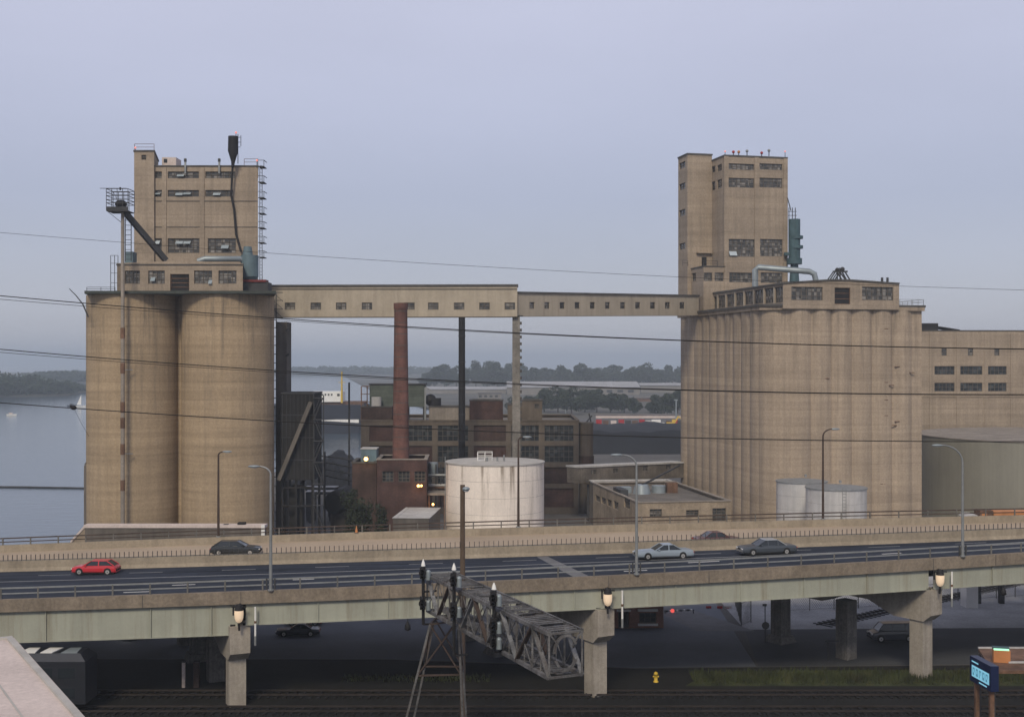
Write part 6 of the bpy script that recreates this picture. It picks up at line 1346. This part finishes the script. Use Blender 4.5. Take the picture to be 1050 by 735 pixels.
# illuminated sign box at the lower right
lsn = thing('lit_sign', 'navy lightbox sign with glowing cyan lettering at lower right', 'sign', (X(1005, 76), 76, 0))
SA, SBp = at(994.5, 673, 77), at(1016, 686.5, 74.2); SA.z = SBp.z = (SA.z + SBp.z) / 2
e_ = (SBp - SA); e_.z = 0; Ls = e_.length; e_.normalize(); f_ = Vector((e_.y, -e_.x, 0)); sh_ = 1.55; ztop = SA.z + .15
Q = lambda u, v, d=0.0: SA + e_ * u * Ls + K * (ztop - SA.z - sh_ * v) + f_ * d
mb = MB('sign_navy'); mb.hexa([Q(0, 1), Q(1, 1), Q(1, 1, -.5), Q(0, 1, -.5), Q(0, 0), Q(1, 0), Q(1, 0, -.5), Q(0, 0, -.5)]); mb.build('cabinet', lsn, True)
mb = MB('sign_cyan'); R4 = lambda u0, v0, u1, v1, d: mb.add([Q(u0, v1, d), Q(u1, v1, d), Q(u1, v0, d), Q(u0, v0, d)], [(0, 1, 2, 3)])
R4(.10, .14, .42, .20, .012); R4(.10, .32, .93, .78, .012); R4(.45, .86, .82, .92, .012)
mb.use('sign_blue_ink')
random.seed(4)
for k in range(5):
    u = .15 + k * .155
    R4(u, .40, u + .03, .70, .02); R4(u + .03, .40, u + .10, .46, .02); R4(u + .075, .46, u + .10, .70 if k % 2 else .58, .02)
    if k != 2: R4(u + .03, .60, u + .075, .70, .02)
mb.build('lettering', lsn, True)
mb = MB('rust_steel')
for u in (.15, .85): b_ = Q(u, 1, -.25); mb.bar((b_.x, b_.y, 0), b_, .25)
mb.build('post', lsn, True)
bx = thing('roof_shelter', 'dark flat shelter roof with a brown box under a green lamp at lower right', 'shelter', (X(1035, 76), 76, 0))
c0 = at(1006, 668, 80); zz = c0.z
mb = MB('rust_steel'); mb.hexa([Vector((X(x, y_), y_, z_)) for z_ in (zz - .2, zz) for x, y_ in ((1017.5, 75.2), (1075, 75.2), (1075, 81), (1003, 81))]); mb.build('roof', bx, True)
mb = MB('pale_roof'); mb.bar((X(1003, 80.9), 80.9, zz + .06), (X(1075, 80.9), 80.9, zz + .06), .14, .1); mb.bar((X(1034, 77), 77, zz + .06), (X(1075, 77), 77, zz + .06), .14, .1); mb.build('edge_beam', bx, True)
mb = MB('orange_paint'); c_ = Vector((X(1025, 77.5), 77.5, zz + .01)); mb.obox(c_ - Vector((.5, .3, 0)), Vector((1, -.25, 0)), 1.0, .7, .75); mb.use('lamp_green').obox(c_ - Vector((.46, .26, -.76)), Vector((1, -.25, 0)), .9, .22, .07); mb.use('teal_steel').obox(c_ - Vector((.4, -.1, -.755)), Vector((1, -.25, 0)), 1.0, .4, .12); mb.build('box', bx, True)
mb = MB('dark_steel')
for x, y_ in ((1018.5, 75.5), (1070, 75.5), (1070, 80.5), (1004, 80.5)): mb.bar((X(x, y_), y_, 0), (X(x, y_), y_, zz - .2), .2)
mb.build('post', bx, True)
# orange machinery behind the far parapet at the right
og = thing('flatbed_load', 'orange machine and crate on a flatbed behind the far parapet at the right edge', 'machine', (X(1025, 150), 150, 0))
zl = Z(531, 150)
mb = MB('orange_paint'); mb.box(X(1019, 150), X(1060, 150), 150, 152, zl - .6, Z(524.5, 150)); mb.build('crate', og, True)
mb = MB('rust_steel'); mb.box(X(1005, 150), X(1018.5, 150), 150, 152, zl - .6, Z(523.5, 150)); mb.use('orange_paint').box(X(1007, 150), X(1012, 150), 149.96, 149.99, zl - .2, Z(525.5, 150)); mb.build('engine', og, True)
mb = MB('dark_steel'); mb.box(X(1000, 150), X(1066, 150), 149.8, 152.2, zl - 1.0, zl - .62)
for px in (1006, 1030, 1058): mb.bar((X(px, 150), 151, 0), (X(px, 150), 151, zl - 1), .6)
mb.build('bed', og, True)
wr = tag(MB('car_white').box(X(991, 148), X(1003, 148), 148, 150, 0, Z(530, 148)).use('pale_roof').prism([(X(989.5, 148), 0, Z(530, 148) + .004), (X(1004.5, 148), 0, Z(530, 148) + .004), (X(1001, 148), 0, Z(527.5, 148)), (X(992, 148), 0, Z(527.5, 148))], (0, 147.8, 0), (0, 150.2, 0)).build('site_cabin'), 'white site cabin roof peeking over the far parapet left of the orange machine', 'cabin')
# ---------------------------------------------------------------- lit lamps in the yard
def yard_lamp(label, px, py, Y, m, r_, post=True, power=60, col=(1, .6, .2), twin=False):
    g = thing('yard_lamp', label, 'lamp', tuple(at(px, py, Y)), 0, 'lit lamps in the yard')
    mb = MB(m); mb.sphere((0, 0, 0), r_, 12, 8)
    if twin: mb.sphere((.45, 0, .02), r_ * .8, 12, 8)
    mb.build('bulb', g)
    mb = MB('dark_steel'); mb.box(-r_ * 1.2, r_ * 1.2, r_ * .8, r_ * 2.4, -r_ * .2, r_ * 1.3); mb.bar((0, r_ * 2, 0), (0, r_ * 2 + 1.2, -.5), .1); mb.build('bracket', g)
    ld = bpy.data.lights.new('yard_lamp_light', 'POINT'); ld.energy = power; ld.color = col; ld.shadow_soft_size = r_
    lo_ = bpy.data.objects.new('yard_lamp_light', ld); COL.objects.link(lo_); lo_.parent = g; lo_.location = (0, -r_ * 1.6, 0)
yard_lamp('round yellow lamp glowing above the sooty brick block', 375.3, 470.5, 185.3, 'lamp_yellow', .30, power=45, col=(1, .62, .22))
yard_lamp('orange twin lamp glowing on the boiler house wall below its windows', 429, 498, 184.6, 'lamp_orange', .22, power=25, col=(1, .5, .15), twin=True)
yard_lamp('small orange lamp glowing under the pipe rack beside the white tank', 444, 517, 186.5, 'lamp_orange', .18, power=20, col=(1, .55, .2))
# aviation beacons on the roofs
for px, py, Y, lab in ((138.8, 153, 189.6, 'left headhouse stair tower'), (242, 137.5, 188.5, 'black roof cyclone'), (263.5, 166, 190, 'right corner of the left headhouse'), (743.5, 156.5, 241, 'left corner of the right workhouse'), (805, 156.5, 241, 'right corner of the right workhouse')):
    q = at(px, py, Y); tag(MB('dark_steel').tube([q - K * 1.0, q], .06, 6).use('beacon_red').sphere(q + K * .2, .17, 10, 6).build('beacon'), 'small red warning beacon on the ' + lab, 'beacon', 'roof beacons')
# dark shrubs in the yard and the cone on the parapet
random.seed(21)
for lab, px, yt, Y, w in (('dark leafy bush in the yard below the sooty brick block', 372, 505, 178, 20), ('dark leafy bush left of the sooty brick block, tallest of the three', 358, 496, 182, 18), ('low dark bush beside the pale-roofed hut', 391, 514, 176, 15)):
    r = thing('bush', lab, 'bush', (X(px, Y), Y, 0)); hb_ = Z(yt, Y); ww = w * Y / F
    cs = [(random.uniform(-.35, .35) * ww, random.uniform(-.35, .35) * ww, hb_ * random.uniform(.3, .88)) for _ in range(26)]
    leaf_mesh('crown', cs, [(ww * .2, ww * .2, hb_ * .11)] * 26, 60, .17, 'leaf', r)
    MB('bark').tube([(0, 0, 0), (.1, 0, hb_ * .4), (0, .1, hb_ * .8)], [.16, .11, .04], 7).build('trunk', r)
p = VP(t_of(365.5, endoff(-13) - .15), endoff(-13) - .15, DZ + .78)
g = thing('traffic_cone', 'small orange traffic cone standing on the far parapet left of the white tank', 'cone', tuple(p))
MB('orange_paint').cyl(0, 0, .03, .75, .17, .03, 14).build('body', g); MB('black_rubber').box(-.22, .22, -.16, .16, 0, .03).build('base', g)
# ---------------------------------------------------------------- haze
hz = bpy.data.materials.new('haze'); hz.use_nodes = True; n = hz.node_tree.nodes; n.clear()
ov = n.new('ShaderNodeOutputMaterial'); pv = n.new('ShaderNodeVolumePrincipled'); pv.inputs['Density'].default_value = HAZE
pv.inputs['Color'].default_value = (.83, .92, 1.0, 1); pv.inputs['Anisotropy'].default_value = .2
hz.node_tree.links.new(pv.outputs[0], ov.inputs['Volume']); MATS['haze'] = hz
tag(MB('haze').box(-12000, 12000, -400, 16500, -4.5, 90).build('haze'), None, None, None, 'stuff')
